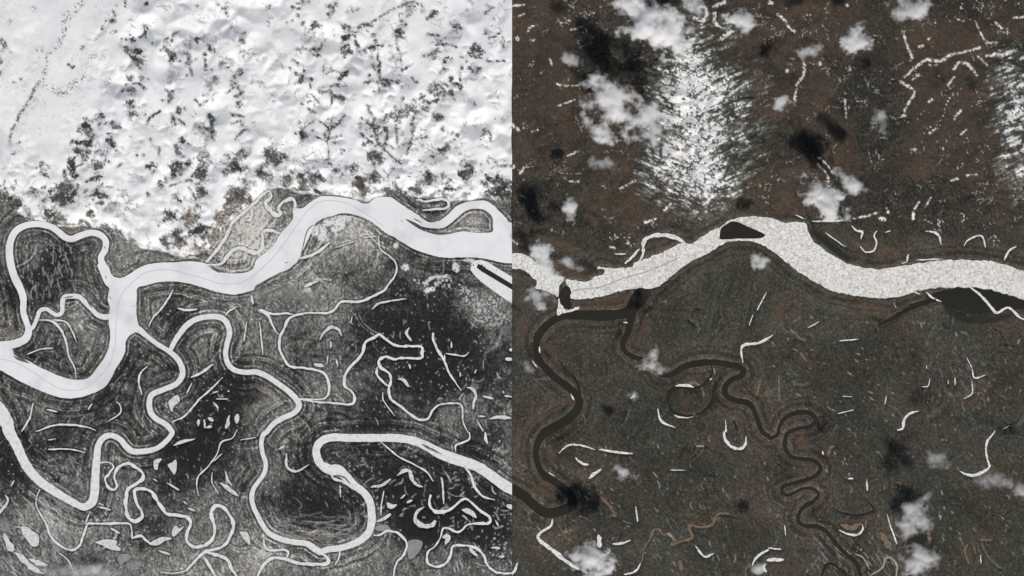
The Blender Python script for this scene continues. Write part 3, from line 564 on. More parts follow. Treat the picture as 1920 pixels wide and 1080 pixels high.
BUSH_R = """
R12: W 1010,240,14 1040,340,14 1075,430,18 1060,460,12 / 1020,580,12 1100,510,16 1190,450,20 1290,460,22 1380,410,16 1480,390,14 1590,360,14 / 1200,490,10 1270,490,10 / 990,615,18 1090,680,18 1080,730,14 1040,790,14 1020,840,12 / 1390,520,14 1430,470,18 1500,490,20 1560,560,16 / 1350,640,14 1390,580,12 / 1560,180,10 1600,270,12 1640,320,16 1710,320,14 / 1570,420,12 1640,490,12 / 1640,420,14 1760,410,16 / 270,480,12 262,570,20 215,640,14 195,790,14 / 75,115,18 110,140,16 160,210,12 200,240,16 / 575,750,8 585,880,10 / 1390,900,12 1440,830,16 / 1140,150,10 / 1130,350,18 1160,345,18 / 1205,295,16 / 385,480,30 / 450,550,26 / 140,530,26 / 610,520,16 / 10,20,26 30,30,20 / 1830,135,14 1910,130,14 / 1750,215,12 1700,170,10 / 590,40,20 / 1285,570,16 / 1080,600,12 1130,560,12 / 1440,1010,12 1490,970,12 / 1210,1000,12 1260,965,12 / 1000,870,16 1030,870,16 / 1200,765,16 1225,750,16
R12: w 1250,170,40 1300,140,40 1400,150,36 1560,160,30 / 1440,30,50 1460,120,50 / 1590,60,60 / 1180,960,30 1290,930,36 1310,860,30 1360,740,36 1440,680,40 / 1050,910,60 1180,850,50 / 1300,820,40 / 1780,250,80 / 1700,330,80 / 300,130,100 / 150,60,60 / 1880,40,60 / 450,280,60 / 1150,1000,60 / 1490,1040,60 / 1100,560,60 / 1230,190,40 / 330,480,40 / 1780,20,40 / 280,900,60 / 690,760,120 / 600,700,80 / 1380,150,40
R11: W 1400,60,14 1450,60,20 1450,150,30 1360,140,24 / 1510,50,20 1590,20,24 / 1515,100,22 1520,170,24 1560,205,16 / 1570,290,28 1640,240,22 / 440,225,12 520,200,14 / 0,45,14 90,38,10 / 20,130,10 90,110,8 / 110,240,18 150,200,8 190,195,8 / 40,290,30 / 140,302,18 170,305,12 / 0,935,16 55,985,20 / 330,630,8 400,645,10 510,640,8 / 280,440,12 300,490,10 / 430,155,16 / 150,990,8 190,975,8 / 330,800,6 470,750,6
R11: w 650,60,60 560,120,60 / 380,170,120 / 30,730,40 / 130,660,40 / 430,600,60 / 150,480,80 / 80,950,100 / 450,60,80 / 1000,30,40
R11: R 1060,620,60 1120,650,50 / 400,620,80 / 150,400,120 / 60,1050,70 / 750,340,60 / 1100,180,40 / 780,600,80
R21: R 350,180,60 400,200,50 / 30,400,40 / 560,540,60 630,600,60 / 200,700,40 400,760,50 500,800,40 / 1260,240,50 / 480,980,60 / 1100,760,60 / 600,480,60 / 1300,40,80
R21: W 420,280,10 500,282,10 / 810,335,10 920,280,12 / 1140,500,14 1190,450,12 / 1000,590,12 1080,560,10 / 60,220,14 110,160,10 / 10,170,30 / 420,90,8 500,50,8 / 40,750,12 0,720,10
R21: w 860,700,80 700,690,60 / 450,600,60 / 1060,600,60 / 1250,560,60 / 900,750,50
R22: w 40,240,40 120,300,40 / 1150,30,60 1050,60,30 / 1310,30,60 / 1340,160,40 / 1460,130,50 1400,200,30 / 1500,60,40 / 1280,600,160 / 1450,560,120 / 1200,560,80 / 1700,720,120 / 1640,30,60 / 1840,380,50
R22: R 560,680,80 700,760,90 850,800,120 960,820,100 / 460,620,60 / 1320,830,60 / 340,150,60 / 850,150,50 / 950,660,40 / 700,860,80
R22: K 300,0,70 370,80,60 450,190,50 540,320,50 610,430,40 / 380,740,30
R12: K 430,430,20 500,520,24 550,580,24 / 400,880,120 480,930,100 / 250,1000,150 350,1060,120 / 800,300,50 / 680,600,90 720,700,80 / 1500,600,60 1530,660,60
R32: K 1350,170,60 1500,235,60 1700,235,50 1850,190,40
R22: K 330,660,40 420,720,60 500,790,60 600,870,40
R21: K 60,770,40 180,830,50 330,850,50 / 520,890,60 600,930,50 640,970,30
R21: R 340,920,50 450,970,60 560,1000,40 / 20,1000,80
R31: R 560,120,44 700,100,50 860,60,44 / 60,80,80 130,110,60 / 300,580,40 / 280,440,40 350,580,40 / 560,650,14 650,672,14 750,660,14 830,620,14 / 540,450,14 550,600,14 / 1000,300,60 930,420,60 / 1300,850,110 / 1330,680,70 / 1150,590,50 / 1680,780,60 / 1700,960,70 / 300,860,60 420,850,50 / 230,980,60 / 250,440,44
R31: R 60,400,90 100,250,90 / 1650,650,60
R41: R 280,130,90 300,230,70 / 420,260,60 / 300,470,90 200,440,80 / 60,560,70 / 690,500,50 760,600,40 / 330,720,50 / 580,760,40 / 100,900,60 / 640,350,60 / 560,330,40
R42: R 250,60,110 300,130,60 / 290,280,90 230,300,70 / 160,440,44 / 310,470,60 / 280,630,60 / 600,800,90 / 580,960,60 640,1010,60 / 480,1060,80 / 330,760,70 / 1500,900,110 / 450,130,60 / 60,1000,120 / 1640,1000,80 / 1820,200,60 / 230,1010,40 / 800,290,50 / 1000,380,50
R32: R 60,250,100 120,120,120 / 700,120,80 900,160,60 / 250,510,50 300,570,40 / 80,760,50 / 1280,780,50 / 220,990,80 / 1150,670,50 / 440,60,80
"""


def cover_items(text):
    out = []
    for ln in text.strip().splitlines():
        tile, cls, rest = ln.split(None, 2)
        for part in rest.split("/"):
            if part.strip():
                P = parse(tile + " " + part, 16)
                out.append((cls, smooth(P, 2.0) if len(P) > 1 else P))
    return out


# ------------------------------------------------------------------ terrain fields
STEP = 1.5
OUT = [60, 85, 130, 220, 400, 800, 1600]


def axis(a, b, lo_open, hi_open):
    core = list(np.arange(a, b - 1e-6, STEP)) + [b]
    if lo_open:
        core = [a - o for o in reversed(OUT)] + core
    if hi_open:
        core = core + [b + o for o in OUT]
    return np.array(core, np.float32)


class Side:
    pass


def make_side(tag):
    F = Side(); F.tag = tag
    F.xs = axis(-40, 960, True, False) if tag == 'L' else axis(960, 1960, False, True)
    F.xs = np.append(F.xs, np.float32(960.02)) if tag == 'L' else np.insert(F.xs, 0, np.float32(959.98))
    F.ys = axis(-40, 1120, True, True)
    F.X, F.Y = np.meshgrid(F.xs, F.ys)
    sh = F.X.shape
    F.W = np.full(sh, 999, np.float32)      # distance to the nearest water's edge, negative on it
    F.D = np.full(sh, 999, np.float32)      # the same for the larger channels only
    return F


def win(F, x0, x1, y0, y1):
    a = np.searchsorted(F.xs, x0); b = np.searchsorted(F.xs, x1)
    c = np.searchsorted(F.ys, y0); d = np.searchsorted(F.ys, y1)
    return slice(c, d), slice(a, b)


def seg_field(F, arr, P, margin):
    """min into arr the distance to the stroke edge (distance to centre line - half width)"""
    n = len(P)
    for i in range(max(1, n - 1)):
        p = P[i]; q = P[min(i + 1, n - 1)]
        m = margin + max(p[2], q[2]) / 2
        s = win(F, min(p[0], q[0]) - m, max(p[0], q[0]) + m, min(p[1], q[1]) - m, max(p[1], q[1]) + m)
        X = F.X[s]; Y = F.Y[s]
        if X.size == 0:
            continue
        dx, dy = q[0] - p[0], q[1] - p[1]
        L2 = dx * dx + dy * dy
        t = np.clip(((X - p[0]) * dx + (Y - p[1]) * dy) / L2, 0, 1) if L2 > 1e-9 else np.zeros_like(X)
        d = np.hypot(X - p[0] - t * dx, Y - p[1] - t * dy) - (p[2] + (q[2] - p[2]) * t) / 2
        arr[s] = np.minimum(arr[s], d)


def inside_field(F, loop):
    x0, y0 = loop.min(0); x1, y1 = loop.max(0)
    s = win(F, x0, x1, y0, y1)
    X = F.X[s]; Y = F.Y[s]
    ins = np.zeros(X.shape, bool)
    n = len(loop)
    for i in range(n):
        ax, ay = loop[i]; bx, by = loop[(i + 1) % n]
        if ay == by:
            continue
        r0 = np.searchsorted(Y[:, 0], min(ay, by)) if Y.size else 0
        r1 = np.searchsorted(Y[:, 0], max(ay, by)) if Y.size else 0
        if r1 <= r0:
            continue
        yy = Y[r0:r1]
        ins[r0:r1] ^= X[r0:r1] < ax + (yy - ay) * (bx - ax) / (by - ay)
    return s, ins


def water_fields(F):
    for w in WATER:
        if w["side"] != F.tag:
            continue
        if "line" in w:
            big = w.get("major")
            if big:
                seg_field(F, F.D, w["line"], 55)
            seg_field(F, F.W, w["line"], 6)
        else:
            big = w["z"] is not None and len(w["poly"]) > 200
            s, ins = inside_field(F, w["poly"])
            for h in w["holes"]:
                s2, in2 = inside_field(F, h)
                full = np.zeros(F.X.shape, bool); full[s] = ins; full[s2] &= ~in2; ins = full[s]
            tmp = np.full(F.X.shape, 999, np.float32)
            for lp in [w["poly"]] + w["holes"]:
                C = np.vstack([lp, lp[:1]]); C = np.column_stack([C, np.zeros(len(C))])
                seg_field(F, tmp, C, 55 if big else 6)
            full = np.zeros(F.X.shape, bool); full[s] = ins
            tmp = np.where(full, -np.minimum(tmp, 50), tmp)
            F.W = np.minimum(F.W, tmp)
            if big:
                F.D = np.minimum(F.D, tmp)


def lerp_col(col, m, c, s=None):
    c = np.asarray(c, np.float32)
    if s is None:
        col += (c - col) * m[..., None]
    else:
        col[s] += (c - col[s]) * m[..., None]


SPRUCE = (0.030, 0.032, 0.030)
SHRUB = (0.185, 0.18, 0.165)
BROWN = (0.17, 0.145, 0.115)
BLUFF = (0.055, 0.042, 0.035)


def blobs(F, B):
    s = np.zeros(F.X.shape, np.float32)
    for b in B:
        if len(b) == 4:
            b = (b[0], b[1], b[2], b[2], b[3])
        d = ((F.X - b[0]) / b[2]) ** 2 + ((F.Y - b[1]) / b[3]) ** 2
        s += b[4] * np.exp(-d)
    return s


def flecks(F, n, area, angle, length, width, strength, seed, keep=None):
    """many short strokes of snow, gathered in one 0..1 field"""
    r = np.random.default_rng(seed)
    out = np.zeros(F.X.shape, np.float32)
    for k in range(n):
        x = r.uniform(area[0], area[2]); y = r.uniform(area[1], area[3])
        if keep is not None and not keep(x, y, r):
            continue
        a = angle(x, y) + r.normal(0, 0.16)
        L = length[0] + (length[1] - length[0]) * r.random() ** 2
        wdt = r.uniform(*width); st = r.uniform(*strength)
        bend = r.normal(0, 0.25)
        pts = []
        for t in np.linspace(-.5, .5, 4):
            aa = a + bend * t * 2
            pts.append((x + math.cos(aa) * L * t, y + math.sin(aa) * L * t, wdt * (1 - 1.6 * t * t)))
        P = np.array(pts)
        m = 4
        s = win(F, P[:, 0].min() - m, P[:, 0].max() + m, P[:, 1].min() - m, P[:, 1].max() + m)
        if F.X[s].size == 0:
            continue
        tmp = np.full(F.X[s].shape, 99, np.float32)
        for i in range(3):
            p, q = P[i], P[i + 1]
            dx, dy = q[0] - p[0], q[1] - p[1]; L2 = dx * dx + dy * dy + 1e-9
            t = np.clip(((F.X[s] - p[0]) * dx + (F.Y[s] - p[1]) * dy) / L2, 0, 1)
            d = np.hypot(F.X[s] - p[0] - t * dx, F.Y[s] - p[1] - t * dy) - (p[2] + (q[2] - p[2]) * t) / 2
            tmp = np.minimum(tmp, d)
        out[s] = np.maximum(out[s], st * (1 - sstep(-0.6, 1.1, tmp)))
    return out


def cone_field(F, arr, P, slope, reach):
    """lower arr to (height along the stream + slope * distance from it): V shaped valleys, sharp ridges between"""
    for i in range(len(P) - 1):
        p = P[i]; q = P[i + 1]
        s = win(F, min(p[0], q[0]) - reach, max(p[0], q[0]) + reach, min(p[1], q[1]) - reach, max(p[1], q[1]) + reach)
        X = F.X[s]; Y = F.Y[s]
        if X.size == 0:
            continue
        dx, dy = q[0] - p[0], q[1] - p[1]
        t = np.clip(((X - p[0]) * dx + (Y - p[1]) * dy) / (dx * dx + dy * dy + 1e-9), 0, 1)
        arr[s] = np.minimum(arr[s], p[2] + (q[2] - p[2]) * t + slope * np.hypot(X - p[0] - t * dx, Y - p[1] - t * dy))


def drainage(mains, seed, gap, length, lean, rise0, rise1, rise2):
    """a herring-bone of side gullies off each main valley line; mains run upstream"""
    r = np.random.default_rng(seed)
    trunk, side = [], []
    for M0 in mains:
        P = smooth(np.array(M0, float), 4.0)
        d = np.concatenate([[0], np.cumsum(np.hypot(*np.diff(P[:, :2], axis=0).T))])
        base = d * rise0
        trunk.append(np.column_stack([P[:, :2], base]))
        for sg in (-1, 1):
            k = r.uniform(2, gap)
            while k < d[-1] - 2:
                i = int(np.searchsorted(d, k))
                i = min(max(i, 1), len(P) - 1)
                t = P[i, :2] - P[i - 1, :2]; a = math.atan2(t[1], t[0]) + sg * (lean + r.normal(0, .22))
                L = length * r.uniform(.45, 1.25); n = max(3, int(L / 4))
                pts = [P[i, :2].copy()]; aa = a; bend = r.normal(0, .035)
                for q in range(n):
                    aa += bend + r.normal(0, .11)
                    pts.append(pts[-1] + 4 * np.array((math.cos(aa), math.sin(aa))))
                pts = np.array(pts); b = base[i] + rise1 * 4 * np.arange(n + 1)
                side.append(np.column_stack([pts, b]))
                for w_ in range(r.integers(1, 4)):
                    j = r.integers(1, n)
                    a2 = aa + r.choice([-1, 1]) * r.uniform(.5, .95); L2 = max(2, int(L * r.uniform(.18, .4) / 3))
                    c = [pts[j].copy()]
                    for q in range(L2):
                        c.append(c[-1] + 3 * np.array((math.cos(a2 + r.normal(0, .15)), math.sin(a2 + r.normal(0, .15)))))
                    side.append(np.column_stack([np.array(c), b[j] + rise2 * 3 * np.arange(L2 + 1)]))
                k += gap * r.uniform(.6, 1.5)
    return trunk, side


def fork(mains, seed, n, length):
    """irregular tributary valleys leaving the main ones"""
    r = np.random.default_rng(seed); out = []
    for M0 in mains:
        P = smooth(np.array(M0, float), 4.0)
        P = P + np.column_stack([7 * np.sin(P[:, 1] / 19 + r.uniform(0, 6)) + 5 * np.sin(P[:, 1] / 8.5 + r.uniform(0, 6)), 0 * P[:, 1]])
        out.append(P[::2])
        for k in range(n):
            i = r.integers(3, len(P) - 3)
            t = P[i] - P[i - 1]; a = math.atan2(t[1], t[0]) + r.choice([-1, 1]) * r.uniform(.5, 1.0)
            L = length * r.uniform(.5, 1.2); pts = [P[i].copy()]
            for q in range(int(L / 8)):
                a += r.normal(0, .22)
                pts.append(pts[-1] + 8 * np.array((math.cos(a), math.sin(a))))
            if len(pts) > 3:
                out.append(np.array(pts))
    return out


def soften(H, n=1):
    for _ in range(n):
        H = (H + np.roll(H, 1, 0) + np.roll(H, -1, 0) + np.roll(H, 1, 1) + np.roll(H, -1, 1)) / 5
    return H


def scrolls(F, n, area, seed, rad, gapr, keep=None):
    """swirls of old meander scars: sets of concentric arcs, -1..1"""
    r = np.random.default_rng(seed)
    out = np.zeros(F.X.shape, np.float32)
    for k in range(n):
        x = r.uniform(area[0], area[2]); y = r.uniform(area[1], area[3])
        if keep is not None and not keep(x, y):
            continue
        R = r.uniform(*rad); e = r.uniform(.28, .75); th = r.uniform(0, math.pi); g = r.uniform(*gapr)
        s = win(F, x - R, x + R, y - R, y + R)
        if F.X[s].size == 0:
            continue
        dx = F.X[s] - x; dy = F.Y[s] - y
        u = dx * math.cos(th) + dy * math.sin(th); v = (-dx * math.sin(th) + dy * math.cos(th)) / e
        rr = np.hypot(u, v) + 2.2 * (fbm(F.X[s] / 16, F.Y[s] / 16, int(k % 40), 2) - .5)
        a = np.arctan2(v, u)
        span = r.uniform(.5, 1.35); mid = r.uniform(-math.pi, math.pi)
        da = np.abs((a - mid + math.pi) % (2 * math.pi) - math.pi)
        m = (1 - sstep(span * .7, span, da)) * sstep(R * r.uniform(.15, .5), R * .6, rr) * (1 - sstep(R * .82, R, np.hypot(u, v)))
        out[s] += (vnoise(rr / g, rr * 0 + k, 11) * 2 - 1) * m * r.uniform(.5, 1.2)
    return np.clip(out, -1.4, 1.4)


def ystep(pts, X):
    pts = np.array(pts, float)
    return np.interp(X, pts[:, 0], pts[:, 1]).astype(np.float32)


FOOT_L = [(-2000, 330), (0, 358), (20, 392), (50, 412), (110, 424), (190, 428), (215, 433), (262, 466), (310, 474), (345, 487), (385, 474),
          (410, 440), (432, 415), (455, 396), (480, 375), (505, 355), (530, 352), (560, 364), (600, 366), (660, 372), (690, 379), (730, 364), (790, 372), (850, 379), (910, 372), (960, 388)]
FOOT_R = [(960, 440), (1000, 448), (1060, 462), (1130, 480), (1180, 470), (1200, 445), (1250, 430), (1300, 440), (1350, 410), (1400, 398), (1480, 410), (1560, 398), (1620, 430), (1700, 440), (1800, 440), (1920, 425), (4000, 400)]


SNOW_LINES = []
for w in list(WATER):
    if "line" in w and not w.get("major"):
        P = w["line"]
        f = ystep(FOOT_L if w["side"] == 'L' else FOOT_R, P[:, 0])
        if np.mean(f - P[:, 1]) > 2 and w["side"] == 'R':
            SNOW_LINES.append(("W", P)); w["gone"] = True

WATER = [w for w in WATER if not w.get("gone")]


def left_land():
    F = make_side('L'); X, Y = F.X, F.Y
    water_fields(F)
    foot = ystep(FOOT_L, X) + 8 * (fbm(X / 14, Y / 14, 3, 3) - .5)
    up = foot - Y                                           # > 0 in the hills
    F.up = up
    hill = sstep(-1.5, 2.5, up)
    sp = cell(X / 3, Y / 3, 4); sp2 = fbm(X / 5, Y / 5, 8, 3)
    # --- drainage of the hills: trunk valleys and their ribs
    trunks = [[(245, 440), (240, 330), (252, 240), (244, 160), (255, 60), (262, -40)], [(330, 470), (318, 360), (330, 250), (322, 150), (330, 60), (318, -40)],
              [(345, 480), (372, 390), (392, 310), (388, 210), (400, 110), (392, 10)], [(440, 400), (452, 300), (446, 220), (456, 150), (448, 60), (452, -40)],
              [(505, 350), (515, 260), (500, 180), (512, 90), (505, -30)], [(560, 360), (572, 290), (556, 190), (572, 110), (566, 20), (580, -40)],
              [(615, 365), (617, 270), (618, 235), (640, 190), (632, 120), (640, 40)], [(685, 376), (690, 310), (706, 240), (712, 150), (705, 70), (718, -30)],
              [(735, 364), (742, 290), (752, 210), (748, 130), (742, 50), (760, -30)], [(775, 370), (786, 300), (800, 240), (828, 160), (832, 70), (826, -20)],
              [(850, 378), (868, 300), (862, 230), (884, 150), (880, 60), (890, -30)], [(930, 376), (925, 300), (940, 220), (930, 120), (945, 20), (935, -40)],
              [(185, 428), (196, 360), (180, 290), (200, 220), (185, 140), (195, 40)], [(110, 424), (128, 350), (150, 280), (140, 230), (150, 160)], [(40, 405), (52, 330), (30, 250), (50, 150), (40, 40)]]
    tr, sd = drainage(fork(trunks, 6, 3, 70), 5, 15, 22, .98, .20, 1.7, 2.6)
    valley = np.full(X.shape, 110, np.float32)
    for P in tr:
        cone_field(F, valley, P, 3.6, 34)
    vein = np.full(X.shape, 99, np.float32)
    for P in sd:
        cone_field(F, valley, P, 4.9, 22)
        Q = P.copy(); Q[:, 2] = 0
        seg_field(F, vein, Q, 5)
    calm = 1 - .75 * (1 - sstep(150, 230, X)) * (1 - sstep(230, 330, Y))
    valley = soften(valley, 3) * calm * (.55 + 1.2 * fbm(X / 55, Y / 55, 113, 2)) + 30 * fbm(X / 70, Y / 70, 115, 3)
    # --- colours, hills
    snow = np.empty(X.shape + (3,), np.float32)
    snow[:] = (0.79, 0.79, 0.78)
    tint = fbm(X / 120, Y / 90, 21, 4)
    lerp_col(snow, sstep(.45, .75, tint) * .5, (0.74, 0.75, 0.775))
    lerp_col(snow, sstep(.52, .8, fbm(X / 26, Y / 40, 31, 4)) * .45, (0.68, 0.69, 0.705))
    specks = (sp > .93) & (fbm(X / 45, Y / 45, 41, 3) > .52)
    lerp_col(snow, specks * .35, (0.35, 0.35, 0.34))
    brush = (1 - sstep(.2, 1.7, vein)) * sstep(.48, .68, fbm(X / 26, Y / 26, 117, 3) + .10 * sstep(200, 420, Y)) * calm
    lerp_col(snow, brush * (.22 + .55 * (sp > .5)), (0.16, 0.16, 0.155))
    gully = np.zeros(X.shape, np.float32)
    dark = np.zeros(X.shape, np.float32)                    # canopy
    order = {"G": 0, "B": 1, "S": 2, "D": 3, "K": 4}
    items = [c for c in cover_items(HILLS)]
    rr_ = np.random.default_rng(17)
    for cls, P in list(items):
        if cls != "D" or P[:, 1].min() < 5:
            continue
        for q in range(1):
            c = P[rr_.integers(len(P))]
            x = c[0] + rr_.normal(0, 9); y = c[1] + rr_.normal(0, 7)
            a = rr_.choice([.35, -.35, 2.4, .9]) + rr_.normal(0, .3); L = rr_.uniform(.5, 4)
            items.append(("D", np.array([(x - math.cos(a) * L, y - math.sin(a) * L, rr_.uniform(2, 4)), (x + math.cos(a) * L, y + math.sin(a) * L, rr_.uniform(1.5, 3))])))
    rag = 0.55 * fbm(X / 3.5, Y / 3.5, 51, 2) + 0.45 * sp
    rag2 = fbm(X / 8, Y / 8, 53, 3)
    for cls, P in sorted(items, key=lambda q: order[q[0]]):
        m = 10 + P[:, 2].max() / 2
        s = win(F, P[:, 0].min() - m, P[:, 0].max() + m, P[:, 1].min() - m, P[:, 1].max() + m)
        if X[s].size == 0:
            continue
        tmp = np.full(X.shape if False else X[s].shape, 99, np.float32)
        G = Side(); G.xs = F.xs[s[1]]; G.ys = F.ys[s[0]]; G.X = X[s]; G.Y = Y[s]
        seg_field(G, tmp, P, 10)
        hw = max(2.0, P[:, 2].mean() / 2)
        rr = rag[s] - .5
        lump = (rag2[s] - .5) * min(hw, 14) * 2.0 + np.clip(vein[s] - 2.0, -2.0, 4.5) * .55 - (1.0 if P[:, 1].mean() > 230 else 0)
        if cls == "D":
            ring = (1 - sstep(0, 4.5, tmp + rr * 6)) * sstep(.3, .6, sp2[s])
            lerp_col(snow, ring * .38, SHRUB, s)
            thin = P[:, 2].mean() < 4.5
            if thin:
                k = 1 - sstep(-.9, 1.5, tmp + rr * 6.0 - .5)
                k *= .12 + .88 * (sp[s] > .30)
            else:
                k = 1 - sstep(-1.1, 1.1, tmp + rr * 1.8 * min(hw, 6) + lump - .5)
                k *= .30 + .70 * (cell(X[s] / 3, Y[s] / 3, 23) > .22)
            lerp_col(snow, k * (.70 + .27 * cell(P[:1, 0], P[:1, 1], 5)[0]), SPRUCE, s)  # spruce; dark slope and gully shade is painted in here too
            dark[s] = np.maximum(dark[s], k)
            gully[s] = np.maximum(gully[s], 1 - sstep(-2, 16, tmp))
        elif cls == "G":
            k = 1 - sstep(-1.5, 1.5, tmp + rr * 1.6 * min(hw, 9) + lump + .05 * hw)
            hole = sstep(.30, .66, .5 * rag[s] + .5 * sp2[s])
            soft = .55 if P[:, 1].mean() > 250 or (P[:, 0].mean() > 680 and P[:, 1].mean() > 130) else .22
            lerp_col(snow, k * (.45 + .55 * hole) * min(.95, .25 + soft * 1.3), SHRUB, s)  # shrub; on the upper hills bluish slope shade painted as shrub
            lerp_col(snow, k * (sp[s] > .60) * soft * 1.3, (0.065, 0.064, 0.058), s)
            lerp_col(snow, k * (cell(X[s] / 3, Y[s] / 3, 29) > .86) * .6, (0.7, 0.7, 0.69), s)
            gully[s] = np.maximum(gully[s], .8 * (1 - sstep(-hw, 14, tmp)))
        elif cls == "B":
            k = 1 - sstep(-1.5, 1.5, tmp + rr * 1.6 * min(hw, 8) + lump)
            lerp_col(snow, k * (.45 + .5 * sstep(.2, .6, rag[s])), BROWN, s)
            lerp_col(snow, k * (sp[s] > .74) * .6, SPRUCE, s)
            dark[s] = np.maximum(dark[s], .5 * k)
        elif cls == "S":
            k = (1 - sstep(-hw, 1.5, tmp))
            lerp_col(snow, k * (sp[s] > .68) * (.25 + .75 * cell(X[s] / 3, Y[s] / 3, 9)), SPRUCE, s)
            lerp_col(snow, k * sstep(.45, .7, sp2[s]) * .22, SHRUB, s)
        elif cls == "K":
            k = 1 - sstep(-.9, 1.0, tmp + rr * 1.2)
            lerp_col(snow, k * .92, BLUFF, s)
    # shrub and scattered spruce thicken towards the foot of the hills
    nearfoot = np.exp(-np.clip(up, 0, 999) / 38)
    k = sstep(.60, .80, fbm(X / 9, Y / 9, 61, 4) + .22 * nearfoot) * sstep(.25, .6, sp2) * np.clip(nearfoot * 1.6, 0, 1)
    lerp_col(snow, k * .6, SHRUB)
    # --- colours, winter floodplain
    big = blobs(F, BLOBS_L)
    dens = 0.02 + big + .42 * (fbm(X / 55, Y / 55, 71, 4) - .5)
    warp = 3.5 * fbm(X / 30, Y / 30, 81, 3)
    band = vnoise(F.D / 3.1 + warp, X * 0 + 3.3, 5) * .6 + vnoise(F.D / 1.7 + warp * 1.4, X * 0 + 9.1, 6) * .4
    near = (1 - sstep(18, 54, F.D)) * sstep(.18, .5, fbm(X / 40, Y / 40, 91, 2))
    streak = fbm(X / 2.6 + .25 * fbm(X / 30, Y / 30, 3) * 8, Y / 11, 101, 3) - .5
    grain = .80 * (cell(X / 3, Y / 3, 14) - .5) + .20 * (cell(X / 6, Y / 6, 15) - .5)
    def gs(d, c, w_):
        return np.exp(-((d - c) / w_) ** 2)
    levee = -.85 * gs(F.D, 2.2, 1.5) + .75 * gs(F.D, 5.6, 1.5) - .35 * gs(F.D, 9.0, 1.8) + .3 * gs(F.D, 12.5, 1.6)
    levee *= sstep(.25, .6, fbm(X / 35, Y / 35, 95, 2))
    levee += -.45 * gs(F.W, 2.0, 1.3) * (F.D > 8) + .3 * gs(F.W, 4.4, 1.2) * (F.D > 12)
    v = 0.118 * np.exp(1.25 * dens + (band - .5) * near * 2.7 + levee + streak * 1.25 + grain * 1.35)
    sc = scrolls(F, 300, (-20, 420, 970, 1100), 41, (18, 60), (2.2, 4.2))
    v *= np.exp(1.05 * sc * (F.D > 2))
    pt = dens + 1.1 * (fbm(X / 15, Y / 11, 99, 4) - .5)
    v *= 1 - .55 * sstep(.12, .40, -pt)
    v *= 1 + .35 * sstep(.15, .45, pt)
    v += .22 * (cell(X / 3, Y / 3, 16) > .965) * sstep(.35, .7, fbm(X / 30, Y / 30, 97, 2))
    v += .05 * (1 - sstep(1, 8, F.D)) * (sp2 - .2)
    v = np.clip(v, 0.020, 0.62)
    low = v[..., None] * np.array((1.0, 1.0, 0.945), np.float32)
    low = low * (1 + (np.array((.03, .0, -.03)) * sstep(.10, .25, v)[..., None]))
    bare = (1 - sstep(.3, 1.6, F.D)) * (rag > .35)
    lerp_col(low, bare * .5, (0.05, 0.05, 0.048))

    def ang(x, y):
        return math.pi / 2 + .55 * math.sin(x / 170 + 1.3) * math.cos(y / 130) + (0.5 if x < 150 and y > 850 else 0)

    fl = flecks(F, 1500, (0, 430, 960, 1080), ang, (3, 18), (0.8, 1.9), (.10, .55), 3, lambda x, y, r: r.random() < .28 + .25 * (y > 700))
    fl = np.maximum(fl, flecks(F, 60, (0, 930, 110, 1080), lambda x, y: .95, (8, 40), (1.0, 2.6), (.2, .7), 4))
    fl = np.maximum(fl, flecks(F, 45, (80, 930, 140, 1010), lambda x, y: 1.15, (15, 45), (0.8, 1.5), (.12, .45), 5))
    fl = np.maximum(fl, flecks(F, 40, (510, 965, 670, 1012), lambda x, y: .04, (15, 70), (0.8, 1.8), (.12, .45), 6))
    fl = np.maximum(fl, flecks(F, 60, (820, 700, 960, 1080), lambda x, y: .3 + 1.3 * math.sin(x / 23 + y / 31), (3, 20), (.9, 3.2), (.2, .9), 7))
    fl = np.maximum(fl, flecks(F, 50, (640, 820, 900, 1000), lambda x, y: 2.6, (5, 18), (1.0, 2.4), (.2, .7), 8))
    fl = np.maximum(fl, flecks(F, 70, (40, 460, 140, 560), lambda x, y: 1.5, (5, 25), (.8, 1.9), (.15, .6), 9))
    fl = np.maximum(fl, flecks(F, 50, (0, 560, 480, 810), lambda x, y: 2.3, (6, 30), (1.0, 2.2), (.15, .5), 10))
    fl = np.maximum(fl, flecks(F, 40, (60, 850, 150, 920), lambda x, y: .6, (20, 60), (0.8, 1.4), (.1, .35), 11))
    lerp_col(low, sstep(.5, .9, sc) * .7 * (F.D > 2), (0.50, 0.50, 0.485))
    lerp_col(low, fl * (F.W > .5), (0.60, 0.605, 0.60))
    for cls, P in cover_items(PLAIN):
        m = 10 + P[:, 2].max() / 2
        s = win(F, P[:, 0].min() - m, P[:, 0].max() + m, P[:, 1].min() - m, P[:, 1].max() + m)
        if X[s].size == 0:
            continue
        G = Side(); G.xs = F.xs[s[1]]; G.ys = F.ys[s[0]]; G.X = X[s]; G.Y = Y[s]
        tmp = np.full(X[s].shape, 99, np.float32)
        seg_field(G, tmp, P, 10)
        hw = max(2.0, P[:, 2].mean() / 2)
        k = 1 - sstep(-hw * .8, 2.5, tmp + (rag[s] - .5) * 8)
        if cls in ("G", "T"):
            lerp_col(low, k * .45, (0.30, 0.28, 0.255) if cls == "T" else (0.25, 0.245, 0.23), s)
        elif cls == "R":
            lerp_col(low, k * .40, (0.27, 0.235, 0.195), s)
        elif cls == "B":
            lerp_col(low, k * .55, BROWN, s)
        elif cls == "H":
            lerp_col(low, k * (cell(X[s] / 3, Y[s] / 3, 19) > .55) * .6, (0.62, 0.62, 0.60), s)
            lerp_col(low, k * (cell(X[s] / 3, Y[s] / 3, 20) > .75) * .6, (0.05, 0.05, 0.05), s)
        elif cls == "S":
            lerp_col(low, k * (cell(X[s] / 4, Y[s] / 4, 19) > .7) * .7, (0.68, 0.68, 0.66), s)
